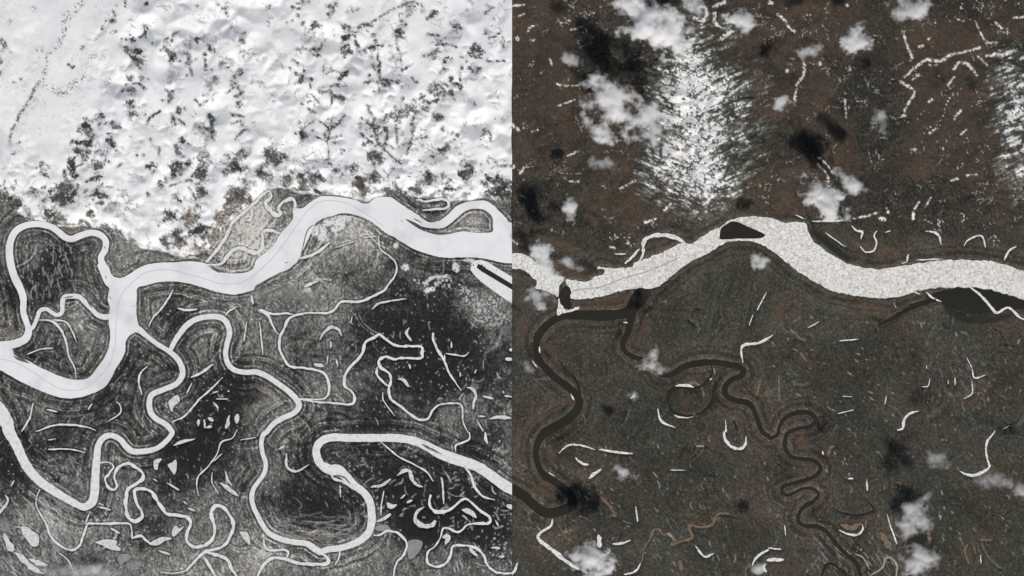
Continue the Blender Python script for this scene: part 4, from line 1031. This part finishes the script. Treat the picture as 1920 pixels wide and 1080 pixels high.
            lerp_col(low, k * (cell(X[s] / 4, Y[s] / 4, 21) > .7) * .8, (0.03, 0.03, 0.03), s)
        elif cls == "M":
            k = 1 - sstep(-1.2, 1.2, tmp + (rag[s] - .5) * 7)
            lerp_col(low, k * (.35 + .6 * (sp[s] > .2)), (0.72, 0.72, 0.71), s)
        elif cls == "V":
            lerp_col(low, k * .35, (0.42, 0.43, 0.43), s)  # pale haze over the lower left, painted into the ground colour
    col = low + (snow - low) * hill[..., None]
    # --- heights
    rise = sstep(0, 26, up) * 30 + sstep(0, 220, up) * 70
    H = 6 + hill * (rise + sstep(0, 34, up) * valley - gully * 6 * sstep(0, 20, up))
    canopy = np.clip(.26 - v, 0, .26) / .26
    H += (1 - hill) * canopy * (5 + 9 * cell(X / 2.2, Y / 2.2, 33))
    H += hill * dark * 5 * sstep(.2, .5, rag)
    bank = sstep(1.7, 4.2, F.W)
    H = np.where(F.W < 5, -5 + (H + 5) * bank, H)
    H[:, -1] = -150                                       # the cut edge goes down, not into thin air
    F.H = H; F.col = col; F.hill = hill > .5
    F.forest = np.where(F.hill, dark, canopy)
    return F


def right_land():
    F = make_side('R'); X, Y = F.X, F.Y
    water_fields(F)
    foot = ystep(FOOT_R, X) + 10 * (fbm(X / 20, Y / 20, 3, 3) - .5)
    up = foot - Y; F.up = up
    hill = sstep(-4, 6, up)
    rag = .55 * fbm(X / 3.5, Y / 3.5, 52, 2) + .45 * cell(X / 3.2, Y / 3.2, 44)
    sp = cell(X / 3, Y / 3, 46)
    # upland
    t = blobs(F, BLOBS_R) + 1.1 * (fbm(X / 60, Y / 60, 131, 4) - .5) + .25 * (rag - .5)
    br = sstep(-.45, .45, t + .5 * (fbm(X / 12, Y / 12, 133, 3) - .5))
    col = np.empty(X.shape + (3,), np.float32)
    col[:] = (0.036, 0.034, 0.028)
    lerp_col(col, sstep(.35, .65, fbm(X / 18, Y / 18, 141, 4)) * .6, (0.046, 0.042, 0.033))
    lerp_col(col, br * .9, (0.062, 0.048, 0.037))
    lerp_col(col, br * sstep(.5, .75, fbm(X / 30, Y / 30, 151, 4)) * .4, (0.088, 0.060, 0.043))
    g = np.exp(.95 * (cell(X / 3, Y / 3, 47) - .5) * (1 - .6 * br) + .45 * (rag - .5))
    col *= g[..., None]
    # drainage of the uplands
    rt = [[(980, 440), (990, 330), (1010, 240), (1000, 120), (1030, -20)], [(1060, 460), (1050, 360), (1080, 270), (1070, 150), (1110, 20)], [(1150, 470), (1140, 390), (1170, 300), (1150, 200), (1190, 90), (1180, -30)],
          [(1480, 405), (1500, 330), (1470, 240), (1490, 140), (1450, 30)], [(1600, 420), (1570, 330), (1540, 250), (1560, 150), (1545, 40), (1560, -30)], [(1680, 430), (1650, 330), (1640, 220), (1660, 120), (1640, 0)],
          [(1760, 430), (1740, 350), (1790, 260), (1770, 160), (1720, 90)], [(1840, 430), (1850, 340), (1840, 250), (1830, 150), (1860, 60), (1850, -20)], [(1430, 400), (1440, 300), (1425, 200), (1440, 90), (1400, -10)], [(1925, 420), (1900, 330)]]
    tr, sd = drainage(fork(rt, 8, 4, 80), 9, 19, 28, .95, .15, 1.2, 1.8)
    valley = np.full(X.shape, 80, np.float32); vein = np.full(X.shape, 99, np.float32); tvein = vein.copy()
    for P in tr:
        cone_field(F, valley, P, 2.2, 40)
        Q = P.copy(); Q[:, 2] = 2; seg_field(F, tvein, Q, 8)
    for P in sd:
        cone_field(F, valley, P, 2.8, 26)
        Q = P.copy(); Q[:, 2] = 0; seg_field(F, vein, Q, 5)
    valley = soften(valley, 1)
    pick = sstep(.45, .65, fbm(X / 30, Y / 30, 169, 3))
    lerp_col(col, (1 - sstep(.2, 1.8, vein)) * pick * .55, (0.022, 0.024, 0.020))
    lerp_col(col, (1 - sstep(-1, 3, tvein)) * .45 * pick, (0.024, 0.026, 0.022))
    lerp_col(col, (1 - sstep(0, 1.0, vein)) * sstep(.56, .66, fbm(X / 22, Y / 22, 173, 3) + .10 * (X > 1680)) * (sp > .45) * .7, (0.46, 0.44, 0.39))
    # snow on the two mountains: it lies on the spurs between gullies that run off the crests
    M_ = blobs(F, SNOW_R)
    mt = [[(1350, 420), (1336, 350), (1322, 290), (1300, 230), (1306, 160), (1296, 100), (1310, 30), (1316, -30)],
          [(1960, 400), (1938, 320), (1945, 240), (1930, 160), (1945, 90), (1930, 20)]]
    mtr, msd = drainage(mt, 12, 9.0, 86, 1.25, 0.0, -1.15, .6)
    cone = np.full(X.shape, 400, np.float32); mv = np.full(X.shape, 99, np.float32)
    for P in msd:
        P = P.copy(); P[:, 2] += 150
        cone_field(F, cone, P, 5.0, 16)
        Q = P.copy(); Q[:, 2] = 0; seg_field(F, mv, Q, 12)
    cone = np.where(cone > 399, 60, cone)
    spur = np.where(mv > 11.5, .4, np.clip(mv, 0, 4.5) / 4.5)
    sgn = np.where(X < 1303 + .12 * (Y - 200), -1.0, 1.0)
    st = fbm((X - .35 * sgn * Y) / 24, (Y + .42 * sgn * (X - 1303) + 5 * fbm(X / 20, Y / 20, 166, 2)) / 4.4, 161, 3, .65)
    c3 = cell(X / 3, Y / 3, 66) - .5
    fine = fbm(X / 5, Y / 5, 171, 3) - .5
    Mx = M_ + .75 * (fbm(X / 26, Y / 26, 163, 4) - .5) * sstep(.03, .3, M_)
    q = Mx * .84 - .20 + .34 * (spur - .5) + .30 * c3 + .30 * fine + 1.45 * (st - .5)
    gate = sstep(.03, .25, M_)
    lerp_col(col, sstep(.0, .40, q) * gate * .85, (0.135, 0.145, 0.125))
    lerp_col(col, sstep(.34, .80, q) * gate, (0.76, 0.755, 0.735))
    rock = sstep(.57, .66, .7 * fbm(X / 7, Y / 6, 165, 2) + .3 * sp)
    lerp_col(col, (1 - sstep(.0, 1.2, mv)) * sstep(.15, .5, M_) * (sp > .62) * .55, (0.05, 0.05, 0.046))
    lerp_col(col, rock * sstep(.25, .6, M_) * .85, (0.045, 0.042, 0.038))
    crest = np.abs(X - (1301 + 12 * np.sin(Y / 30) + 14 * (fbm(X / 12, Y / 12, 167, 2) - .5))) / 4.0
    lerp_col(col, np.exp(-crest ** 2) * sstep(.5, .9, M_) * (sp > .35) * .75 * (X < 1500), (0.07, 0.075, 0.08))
    # lowland
    dens = 1.1 * (fbm(X / 70, Y / 70, 181, 5) - .5)
    warp = 3 * fbm(X / 30, Y / 30, 191, 3)
    band = vnoise(F.D / 3.0 + warp, X * 0 + 1.7, 7) - .5
    near = 1 - sstep(10, 50, F.D)
    arcs = vnoise((X + .25 * Y) / 3.4 + 1.6 * warp, Y / 60, 8) - .5
    arcm = np.exp(-(((X - 1370) / 70) ** 2 + ((Y - 590) / 80) ** 2))
    scr = scrolls(F, 380, (955, 500, 1940, 1100), 43, (16, 60), (2.2, 4.4))
    vs = 0.051 * np.exp(dens * .8 + band * near * 1.25 + arcs * arcm * .9 + .72 * (cell(X / 3, Y / 3, 48) - .5) + .25 * (rag - .5) + .7 * scr
                        + .5 * (fbm(X / 2.6, Y / 8, 201, 3) - .5))
    hue = sstep(.38, .66, fbm(X / 45, Y / 45, 211, 4) + .18 * near - .05)[..., None]
    low = vs[..., None] * ((1 - hue) * np.array((1.02, 1.0, .81)) + hue * np.array((1.17, 1.0, .77)))
    low = low.astype(np.float32)

    def ang(x, y):
        return 1.2 + .9 * math.sin(x / 140) * math.cos(y / 110)

    fl = flecks(F, 1500, (960, 560, 1920, 1080), ang, (1.0, 4), (.9, 1.7), (.05, .40), 21,
                lambda x, y, r: r.random() < .35 + .5 * float(vnoise(x / 60, y / 60, 3)))
    fl = np.maximum(fl, flecks(F, 150, (1430, 560, 1920, 1080), ang, (2, 10), (1.0, 2.0), (.2, .8), 22))
    fl = np.maximum(fl, flecks(F, 60, (1730, 640, 1850, 800), lambda x, y: 1.2 - (x - 1790) / 90, (5, 18), (0.8, 1.4), (.08, .35), 23))
    fl = np.maximum(fl, flecks(F, 120, (960, 820, 1400, 1080), ang, (3, 16), (1.0, 2.0), (.2, .6), 24))
    fl = np.maximum(fl, flecks(F, 80, (1520, 1000, 1700, 1080), lambda x, y: .9, (6, 20), (1.0, 2.0), (.2, .5), 25))
    lerp_col(low, sstep(.45, .85, scr) * .42 * (F.D > 2) * (.4 + .6 * (sp > .4)), (0.25, 0.235, 0.20))
    scr2 = scrolls(F, 170, (955, 560, 1940, 1100), 47, (12, 42), (1.8, 3.2))
    lerp_col(low, sstep(.5, .9, scr2) * .65 * (F.D > 2), (0.16, 0.118, 0.082))
    lerp_col(low, sstep(.45, .9, -scr2) * .6 * (F.D > 2), (0.026, 0.027, 0.021))
    lerp_col(low, fl * (F.W > .5), (0.42, 0.41, 0.38))
    fb = flecks(F, 420, (960, 540, 1920, 1080), ang, (3, 12), (2, 6), (.1, .5), 31)
    lerp_col(low, fb * .7, (0.085, 0.062, 0.044))
    col = low + (col - low) * hill[..., None]
    fu = flecks(F, 420, (960, 0, 1920, 430), ang, (1.0, 4), (.9, 1.8), (.1, .6), 32,
                lambda x, y, r: r.random() < .25 + .7 * (float(vnoise(x / 45, y / 45, 13)) > .55))
    lerp_col(col, fu * (F.W > .5), (0.45, 0.43, 0.39))
    for cls, P in cover_items(BUSH_R) + SNOW_LINES:
        m = 12 + P[:, 2].max() / 2
        s = win(F, P[:, 0].min() - m, P[:, 0].max() + m, P[:, 1].min() - m, P[:, 1].max() + m)
        if X[s].size == 0:
            continue
        G = Side(); G.xs = F.xs[s[1]]; G.ys = F.ys[s[0]]; G.X = X[s]; G.Y = Y[s]
        tmp = np.full(X[s].shape, 99, np.float32)
        seg_field(G, tmp, P, 12)
        hw = max(2.0, P[:, 2].mean() / 2)
        if cls == "W":
            k = 1 - sstep(-1.0, 1.2, tmp + (rag[s] - .5) * 4.5)
            lerp_col(col, k * (.15 + .85 * (sp[s] > .28)), (0.66, 0.64, 0.59), s)
        elif cls == "w":
            k = 1 - sstep(-hw, 2, tmp)
            lerp_col(col, k * (sp[s] > .84) * (.4 + .6 * cell(X[s] / 3, Y[s] / 3, 49)), (0.55, 0.53, 0.48), s)
        elif cls == "R":
            k = 1 - sstep(-hw * .9, 3, tmp + (rag[s] - .5) * 7)
            lerp_col(col, k * .65, (0.088, 0.063, 0.045), s)
            lerp_col(col, k * (sp[s] > .9) * .4, (0.20, 0.13, 0.085), s)
        elif cls == "K":
            k = 1 - sstep(-hw * .5, 2, tmp + (rag[s] - .5) * 3)
            lerp_col(col, k * .8, (0.024, 0.025, 0.020), s)  # dark ground; some strokes paint cloud shade into the upland colour
    # heights
    rise = sstep(0, 40, up) * 20 + sstep(0, 200, up) * 60
    H = 6 + hill * (rise + sstep(0, 50, up) * (valley + 30 * fbm(X / 70, Y / 70, 221, 3)))
    Mh = np.clip(M_, 0, 1.0)
    H += hill * Mh * (60 + soften(cone, 1) * .8)
    H += (3 + 6 * cell(X / 3, Y / 3, 48)) * np.clip(.06 - vs, 0, .05) / .05 * (1 - hill)
    bank = sstep(1.7, 4.2, F.W)
    H = np.where(F.W < 5, -5 + (H + 5) * bank, H)
    H[:, 0] = -150
    F.H = H; F.col = col
    F.hill = hill > .5
    F.mount = (M_ > .30) & F.hill
    return F


def outskirts(F):
    X, Y = F.X, F.Y
    core = (X > -30) & (X < 1950) & (Y > -30) & (Y < 1110) & (F.W > 3)
    out = np.maximum(np.maximum(-38 - X, X - 1958), np.maximum(-38 - Y, Y - 1118))
    k = sstep(0, 30, out)
    for m in (F.hill, ~F.hill):
        mean = F.col[core & m].mean(0)
        w = (k * m)[..., None]
        F.col += (mean * (.85 + .3 * fbm(X / 900, Y / 900, 301, 2))[..., None] - F.col) * w
    F.H = F.H + (12 + 30 * F.hill - F.H) * k * (np.abs(X - 960) > 1)


def grid_object(F, name, facemask, mat, kind, label):
    ny, nx = F.X.shape
    idx = np.arange(ny * nx).reshape(ny, nx)
    q = np.stack([idx[:-1, :-1], idx[1:, :-1], idx[1:, 1:], idx[:-1, 1:]], -1)[facemask]     # rows run south
    used, inv = np.unique(q, return_inverse=True)
    inv = inv.reshape(-1, 4)
    V = np.column_stack([wx(F.X.ravel()[used]), wy(F.Y.ravel()[used]), F.H.ravel()[used]]).astype(np.float32)
    C = F.col.reshape(-1, 3)[used]
    me = bpy.data.meshes.new(name)
    me.vertices.add(len(V)); me.vertices.foreach_set("co", V.ravel())
    nf = len(inv)
    me.loops.add(nf * 4); me.loops.foreach_set("vertex_index", inv.ravel().astype(np.int32))
    me.polygons.add(nf); me.polygons.foreach_set("loop_start", np.arange(0, nf * 4, 4, dtype=np.int32))
    me.polygons.foreach_set("loop_total", np.full(nf, 4, np.int32))
    me.update(calc_edges=True)
    me.polygons.foreach_set("use_smooth", np.ones(nf, bool))
    at = me.attributes.new("cover", 'FLOAT_COLOR', 'POINT')
    rgba = np.ones((len(V), 4), np.float32); rgba[:, :3] = np.clip(C, 0, .9)
    at.data.foreach_set("color", rgba.ravel())
    me.materials.append(mat)
    o = bpy.data.objects.new(name, me)
    COL.objects.link(o)
    o["kind"] = kind; o["label"] = label
    return o


def face_any(m):
    return m[:-1, :-1]


FL = left_land()
outskirts(FL)
h = face_any(FL.hill)
grid_object(FL, "snowy_hills", h, MAT["hill_snow"], "structure", "white snow covered hills with dark wooded gullies, upper left")
grid_object(FL, "winter_floodplain", ~h, MAT["land"], "structure", "grey forested floodplain in winter, lower left")
FR = right_land()
outskirts(FR)
h = face_any(FR.hill); mt = face_any(FR.mount)
lft = face_any(FR.X < 1650)
grid_object(FR, "snow_streaked_mountain", mt & lft, MAT["land_r"], "structure", "mountain streaked with melting snow above the icy river bend")
grid_object(FR, "snow_streaked_mountain", mt & ~lft, MAT["land_r"], "structure", "mountain flank streaked with snow at the upper right edge")
grid_object(FR, "brown_hills", h & ~mt, MAT["land_r"], "structure", "brown thawed hills with dark spruce, upper right")
grid_object(FR, "spring_floodplain", ~h, MAT["land_r"], "structure", "brown grey thawed floodplain, lower right")


# ------------------------------------------------------------------ water, ice and snow surfaces
def clip_loop(loop, x0, x1):
    """cut an outline at the seam between the two halves"""
    def cut(pts, keep, xc):
        out = []
        n = len(pts)
        for i in range(n):
            a, b = pts[i], pts[(i + 1) % n]
            ka, kb = keep(a), keep(b)
            if ka:
                out.append(a)
            if ka != kb:
                t = (xc - a[0]) / (b[0] - a[0])
                out.append(a + (b - a) * t)
        return np.array(out) if out else np.zeros((0, loop.shape[1]))
    if x1 < 1e6:
        loop = cut(loop, lambda p: p[0] <= x1, x1)
    if len(loop) and x0 > -1e6:
        loop = cut(loop, lambda p: p[0] >= x0, x0)
    return loop


jr = random.Random(11)
for k, w in enumerate(WATER):
    x0, x1 = clip_side(w["side"])
    if "poly" in w:
        z = w["z"] if w["z"] is not None else 1.0 + .45 * (k % 9)
        lp = w["poly"].copy()
        lp += np.column_stack([vnoise(lp[:, 0] / 5, lp[:, 1] / 5, 3) - .5, vnoise(lp[:, 0] / 5, lp[:, 1] / 5, 4) - .5]) * (1.1 if w['side'] == 'L' else 3.2)
        loops = [clip_loop(lp, x0, x1)] + [h for h in w["holes"]]
        tri_in = [[Vector((wx(p[0]), wy(p[1]), 0)) for p in L] for L in loops]
        tris = tessellate_polygon(tri_in)
        V = [(v.x, v.y, z) for L in tri_in for v in L]
        T = []
        for a, b, c in tris:
            ar = (V[b][0] - V[a][0]) * (V[c][1] - V[a][1]) - (V[c][0] - V[a][0]) * (V[b][1] - V[a][1])
            if abs(ar) < 1e-3:
                continue
            T.append((a, b, c) if ar > 0 else (a, c, b))
        add_mesh(w["name"], V, T, MAT[w["mat"]], kind="structure", label=w["label"])
    else:
        P = w["line"]
        z = w["z"] if w["z"] is not None else 1.0 + .45 * (k % 13)
        if len(P) == 1:
            P = np.array([P[0] - [P[0][2] * .3, 0, 0], P[0] + [P[0][2] * .3, 0, 0]])
        n = len(P)
        ins = (P[:, 0] > x0 - 4) & (P[:, 0] < x1 + 4)
        T = np.gradient(P[:, :2], axis=0)
        T /= np.maximum(np.hypot(T[:, 0], T[:, 1]), 1e-6)[:, None]
        N = np.column_stack([-T[:, 1], T[:, 0]])
        hw = P[:, 2] / 2 * (1 + .07 * (vnoise(P[:, 0] / 6, P[:, 1] / 6, 5) - .5) * 2)
        if not w.get("major"):
            hw *= .62 + .72 * vnoise(np.arange(n) / 2.2 + k * 7, np.full(n, k * 1.3), 6)
            P = P.copy(); P[:, :2] += N * ((vnoise(np.arange(n) / 3.0 + k * 3, np.full(n, k * 2.3), 7) - .5) * np.minimum(P[:, 2], 5) * .35)[:, None]
            e = np.minimum(np.arange(n), np.arange(n)[::-1]) / max(2, .18 * n)
            hw *= np.clip(.45 + .55 * e, .45, 1)
        A = P[:, :2] + N * hw[:, None]; B = P[:, :2] - N * hw[:, None]
        V = []; Fc = []
        for i in range(n):
            for q in (A[i], P[i, :2], B[i]):
                V.append((wx(min(max(q[0], x0), x1)), wy(q[1]), z + jr.uniform(-.12, .12)))
        for i in range(n - 1):
            if not (ins[i] and ins[i + 1]):
                continue
            a = 3 * i; b = 3 * (i + 1)
            Fc += [(a, a + 1, b + 1, b), (a + 1, a + 2, b + 2, b + 1)]
        if Fc:
            # keep the faces looking up
            a, b, c = (Vector(V[i]) for i in Fc[0][:3])
            if (b - a).cross(c - a).z < 0:
                Fc = [f[::-1] for f in Fc]
            add_mesh(w["name"], V, Fc, MAT[w["mat"]], kind="structure", label=w["label"])


def ribbon(name, s, mat, z, w0, side, label, kind="structure"):
    P = smooth(parse(s, w0), 2.5)
    x0, x1 = clip_side(side)
    T = np.gradient(P[:, :2], axis=0); T /= np.maximum(np.hypot(T[:, 0], T[:, 1]), 1e-6)[:, None]
    N = np.column_stack([-T[:, 1], T[:, 0]]) * (P[:, 2] / 2)[:, None]
    V = []
    for i in range(len(P)):
        for q in (P[i, :2] + N[i], P[i, :2] - N[i]):
            V.append((wx(min(max(q[0], x0), x1)), wy(q[1]), z))
    Fc = [(2 * i, 2 * i + 1, 2 * i + 3, 2 * i + 2) for i in range(len(P) - 1)]
    a, b, c = (Vector(V[i]) for i in Fc[0][:3])
    if (b - a).cross(c - a).z < 0:
        Fc = [f[::-1] for f in Fc]
    return add_mesh(name, V, Fc, mat, kind=kind, label=label)


ribbon("ice_trail", "L31: 0,530 120,562 250,632 350,702 440,750 540,770 640,750 740,670 820,570 860,450 868,330 876,200 895,90 940,10 L21: 960,1075 "
       "1050,990 1150,950 1280,945 1400,975 1520,1005 1640,1045 1760,1050 1850,1020 1920,970 L22: 80,900 170,800 250,690 340,560 420,470 500,430 620,430 720,460 800,510 880,562 960,620",
       MAT["trail"], 1.3, 4.5, 'L', "thin grey travelled trail along the middle of the frozen river")
ribbon("ice_crack", "R31: 460,22 560,5 R21: 680,1070 830,1010 1000,960 1130,910 1260,850", MAT["grey_ice"], 1.3, 5, 'R', "thin grey crack running along the spring river ice")

# the airfield: ploughed snow with the swept strip in the middle
base = bpy.data.objects.new("airfield", None)
COL.objects.link(base)
base.location = (wx(935), wy(518), 8)
base["label"] = "black swept runway inside a white ploughed strip by the river"
base["category"] = "airfield"


def slab(name, s, mat, z0, z1, parent, side='L'):
    x0, x1 = clip_side(side)
    loop = clip_loop(parse(s)[:, :2], x0, x1)
    n = len(loop)
    px, py, pz = parent.location
    V = [(wx(p[0]) - px, wy(p[1]) - py, z - pz) for z in (z0, z1) for p in loop]
    Fc = [tuple(range(n, 2 * n))] + [(i, (i + 1) % n, n + (i + 1) % n, n + i) for i in range(n)]
    return add_mesh(name, V, Fc, mat, parent=parent)


slab("snow_apron", "L22: 1608,945 1612,900 1640,874 1690,868 1740,885 1800,925 1860,960 2000,1045 2000,1250 1850,1150 1760,1085 1690,1035 1640,985", MAT["apron"], -5, 16, base)
slab("runway", "L22: 1655,928 1662,908 1690,905 1720,930 2000,1098 2000,1140 1690,955", MAT["asphalt"], 10, 17.5, base)

# ------------------------------------------------------------------ clouds
cm = bpy.data.materials.new("cloud_vapour"); cm.use_nodes = True
nt = cm.node_tree
for n in list(nt.nodes):
    if n.type != 'OUTPUT_MATERIAL':
        nt.nodes.remove(n)
outn = [n for n in nt.nodes if n.type == 'OUTPUT_MATERIAL'][0]
pv = nt.nodes.new("ShaderNodeVolumePrincipled")
pv.inputs["Color"].default_value = (0.98, 0.975, 0.975, 1)
pv.inputs["Anisotropy"].default_value = -0.15
tc = nt.nodes.new("ShaderNodeTexCoord")
ln = nt.nodes.new("ShaderNodeVectorMath"); ln.operation = 'LENGTH'
nt.links.new(tc.outputs["Object"], ln.inputs[0])
fall = nt.nodes.new("ShaderNodeMapRange")
fall.inputs[1].default_value = 1.0; fall.inputs[2].default_value = 0.0
fall.inputs[3].default_value = -0.75; fall.inputs[4].default_value = 0.95
fall.clamp = False
nt.links.new(ln.outputs["Value"], fall.inputs[0])
nz = noise_node(nt, 1 / 430.0, 6, 0.66)
nm = nt.nodes.new("ShaderNodeMath"); nm.operation = 'MULTIPLY_ADD'
nm.inputs[1].default_value = 3.4; nm.inputs[2].default_value = -1.7
nt.links.new(nz.outputs[0], nm.inputs[0])
ad = nt.nodes.new("ShaderNodeMath"); ad.operation = 'ADD'; ad.use_clamp = True
nt.links.new(fall.outputs[0], ad.inputs[0]); nt.links.new(nm.outputs[0], ad.inputs[1])
oi = nt.nodes.new("ShaderNodeObjectInfo")
sx = nt.nodes.new("ShaderNodeSeparateColor"); nt.links.new(oi.outputs["Color"], sx.inputs[0])
mu = nt.nodes.new("ShaderNodeMath"); mu.operation = 'MULTIPLY'
pw = nt.nodes.new("ShaderNodeMath"); pw.operation = 'POWER'; pw.inputs[1].default_value = 1.45
nt.links.new(ad.outputs[0], pw.inputs[0])
nt.links.new(pw.outputs[0], mu.inputs[0]); nt.links.new(sx.outputs[0], mu.inputs[1])
mk = nt.nodes.new("ShaderNodeMath"); mk.operation = 'MULTIPLY'; mk.inputs[1].default_value = 0.036
nt.links.new(mu.outputs[0], mk.inputs[0])
nt.links.new(mk.outputs[0], pv.inputs["Density"])
nt.links.new(pv.outputs[0], outn.inputs["Volume"])
cm.cycles.volume_step_rate = 0.5


def ico():
    import bmesh
    bm = bmesh.new()
    bmesh.ops.create_icosphere(bm, subdivisions=4, radius=1.0)
    V = np.array([v.co[:] for v in bm.verts]); Fc = [[v.index for v in f.verts] for f in bm.faces]
    bm.free()
    return V, Fc


ICO_V, ICO_F = ico()
CLOUD_Z = 1250.0
CLOUDS = [  # px, py, half length, half width, angle (degrees, down to the right), density, label
    (1224, 42, 104, 58, 38, 1.0, "largest white cloud, top of the spring half left of the mountain"),
    (1300, 8, 40, 22, 10, .8, "small white cloud cut by the top edge above the mountain"),
    (1388, 42, 34, 30, -25, .9, "rounded pinkish white cloud right of the mountain top"),
    (1608, 74, 46, 30, -18, 1.0, "bright compact cloud over the dark valley, upper right"),
    (1712, 18, 48, 34, 20, .6, "torn wispy cloud at the top edge near the brown plateau"),
    (1522, 96, 34, 22, -10, .45, "thin grey puff left of the bright compact cloud"),
    (1466, 194, 20, 22, 0, .9, "small round puff beside the snowy stream, right of the mountain"),
    (1546, 374, 60, 38, 35, 1.0, "oval white cloud just above the river ice"),
    (1594, 344, 44, 22, 45, .65, "streaky cloud touching the upper right of the oval cloud"),
    (1074, 390, 20, 28, 10, .8, "small upright cloud over the brown slope at left"),
    (1024, 492, 28, 58, -22, .9, "long thin cloud across the left end of the river ice"),
    (1072, 496, 34, 14, 25, .4, "faint streak over the brown bank beside the ice jam"),
    (1150, 196, 78, 50, 40, .6, "ragged cloud veil at the left foot of the mountain"),
    (1126, 246, 42, 24, 40, .85, "dense white slab under the ragged veil"),
    (1072, 112, 30, 18, 20, .4, "faint smear of cloud over brown slopes, upper left of the veil"),
    (1220, 230, 52, 50, 0, .35, "pale veil lying on the mountain's left flank"),
    (1430, 488, 24, 26, 10, .75, "round puff just below the river ice bend"),
    (1006, 560, 30, 26, 30, .6, "hazy cloud over the tan bank at the seam"),
    (1216, 684, 36, 18, 15, .55, "flat cloud hiding the dark channel"),
    (1224, 666, 17, 17, 0, .5, "tiny puff above the flat cloud on the dark channel"),
    (1172, 888, 36, 18, 25, .45, "translucent streak of cloud over the lower floodplain"),
    (1108, 1052, 56, 38, 15, 1.0, "bright cloud at the bottom edge over the ice filled slough"),
    (1716, 972, 36, 54, 20, .34, "ragged grey cloud above the dark pond, lower right"),
    (1722, 1056, 46, 44, 5, .34, "grey cloud at the bottom edge below the dark pond"),
    (1757, 858, 38, 28, 0, .18, "faint round haze patch, middle of the lower right"),
    (1862, 900, 40, 26, 10, .16, "faint haze patch beside the hooked white oxbow"),
    (1922, 922, 26, 24, -20, .5, "small cloud cut by the right edge"),
    (1656, 232, 24, 34, -25, .35, "thin grey puff west of the brown plateau"),
    (1424, 1066, 24, 22, 0, .45, "little grey puff at the bottom edge by the white ring"),
    (1186, 742, 18, 14, 0, .35, "tiny white wisp over the floodplain above a dark shadow"),
    (992, 692, 20, 16, 30, .3, "faint veil at the seam below the hazy cloud"),
    (1128, 305, 34, 18, 0, .3, "faint patch over the brown hollow below the mountain veil"),
    (165, 1072, 100, 26, -5, .16, "low grey haze along the bottom edge of the winter half"),
]
for i, (px, py, rx, ry, an, de, lab) in enumerate(CLOUDS):
    cz = CLOUD_Z if px > 960 else 200.0
    k = (CAM_H - cz) / CAM_H
    off = vnoise(ICO_V[:, 0] * 1.6 + i * 5, ICO_V[:, 1] * 1.6 + ICO_V[:, 2] * .7, 2) * .6 + vnoise(ICO_V[:, 0] * 4 + i * 9, ICO_V[:, 1] * 4 + ICO_V[:, 2], 3) * .3
    V = ICO_V * (.85 + .40 * off)[:, None]
    me = bpy.data.meshes.new("cloud")
    me.from_pydata([tuple(v) for v in V], [], ICO_F); me.update()
    me.materials.append(cm)
    o = bpy.data.objects.new("cloud", me)
    COL.objects.link(o)
    o.location = (wx(px) * k, wy(py) * k, cz)
    o.rotation_euler = (0, 0, -math.radians(an))
    rz = max(130.0, min(rx, ry) * M * .50)
    o.scale = (rx * M * 1.45, ry * M * 1.45, rz)
    o.color = (de, de, de, 1)
    o["label"] = lab; o["category"] = "cloud"; o["group"] = "scattered clouds over the thawing valley"
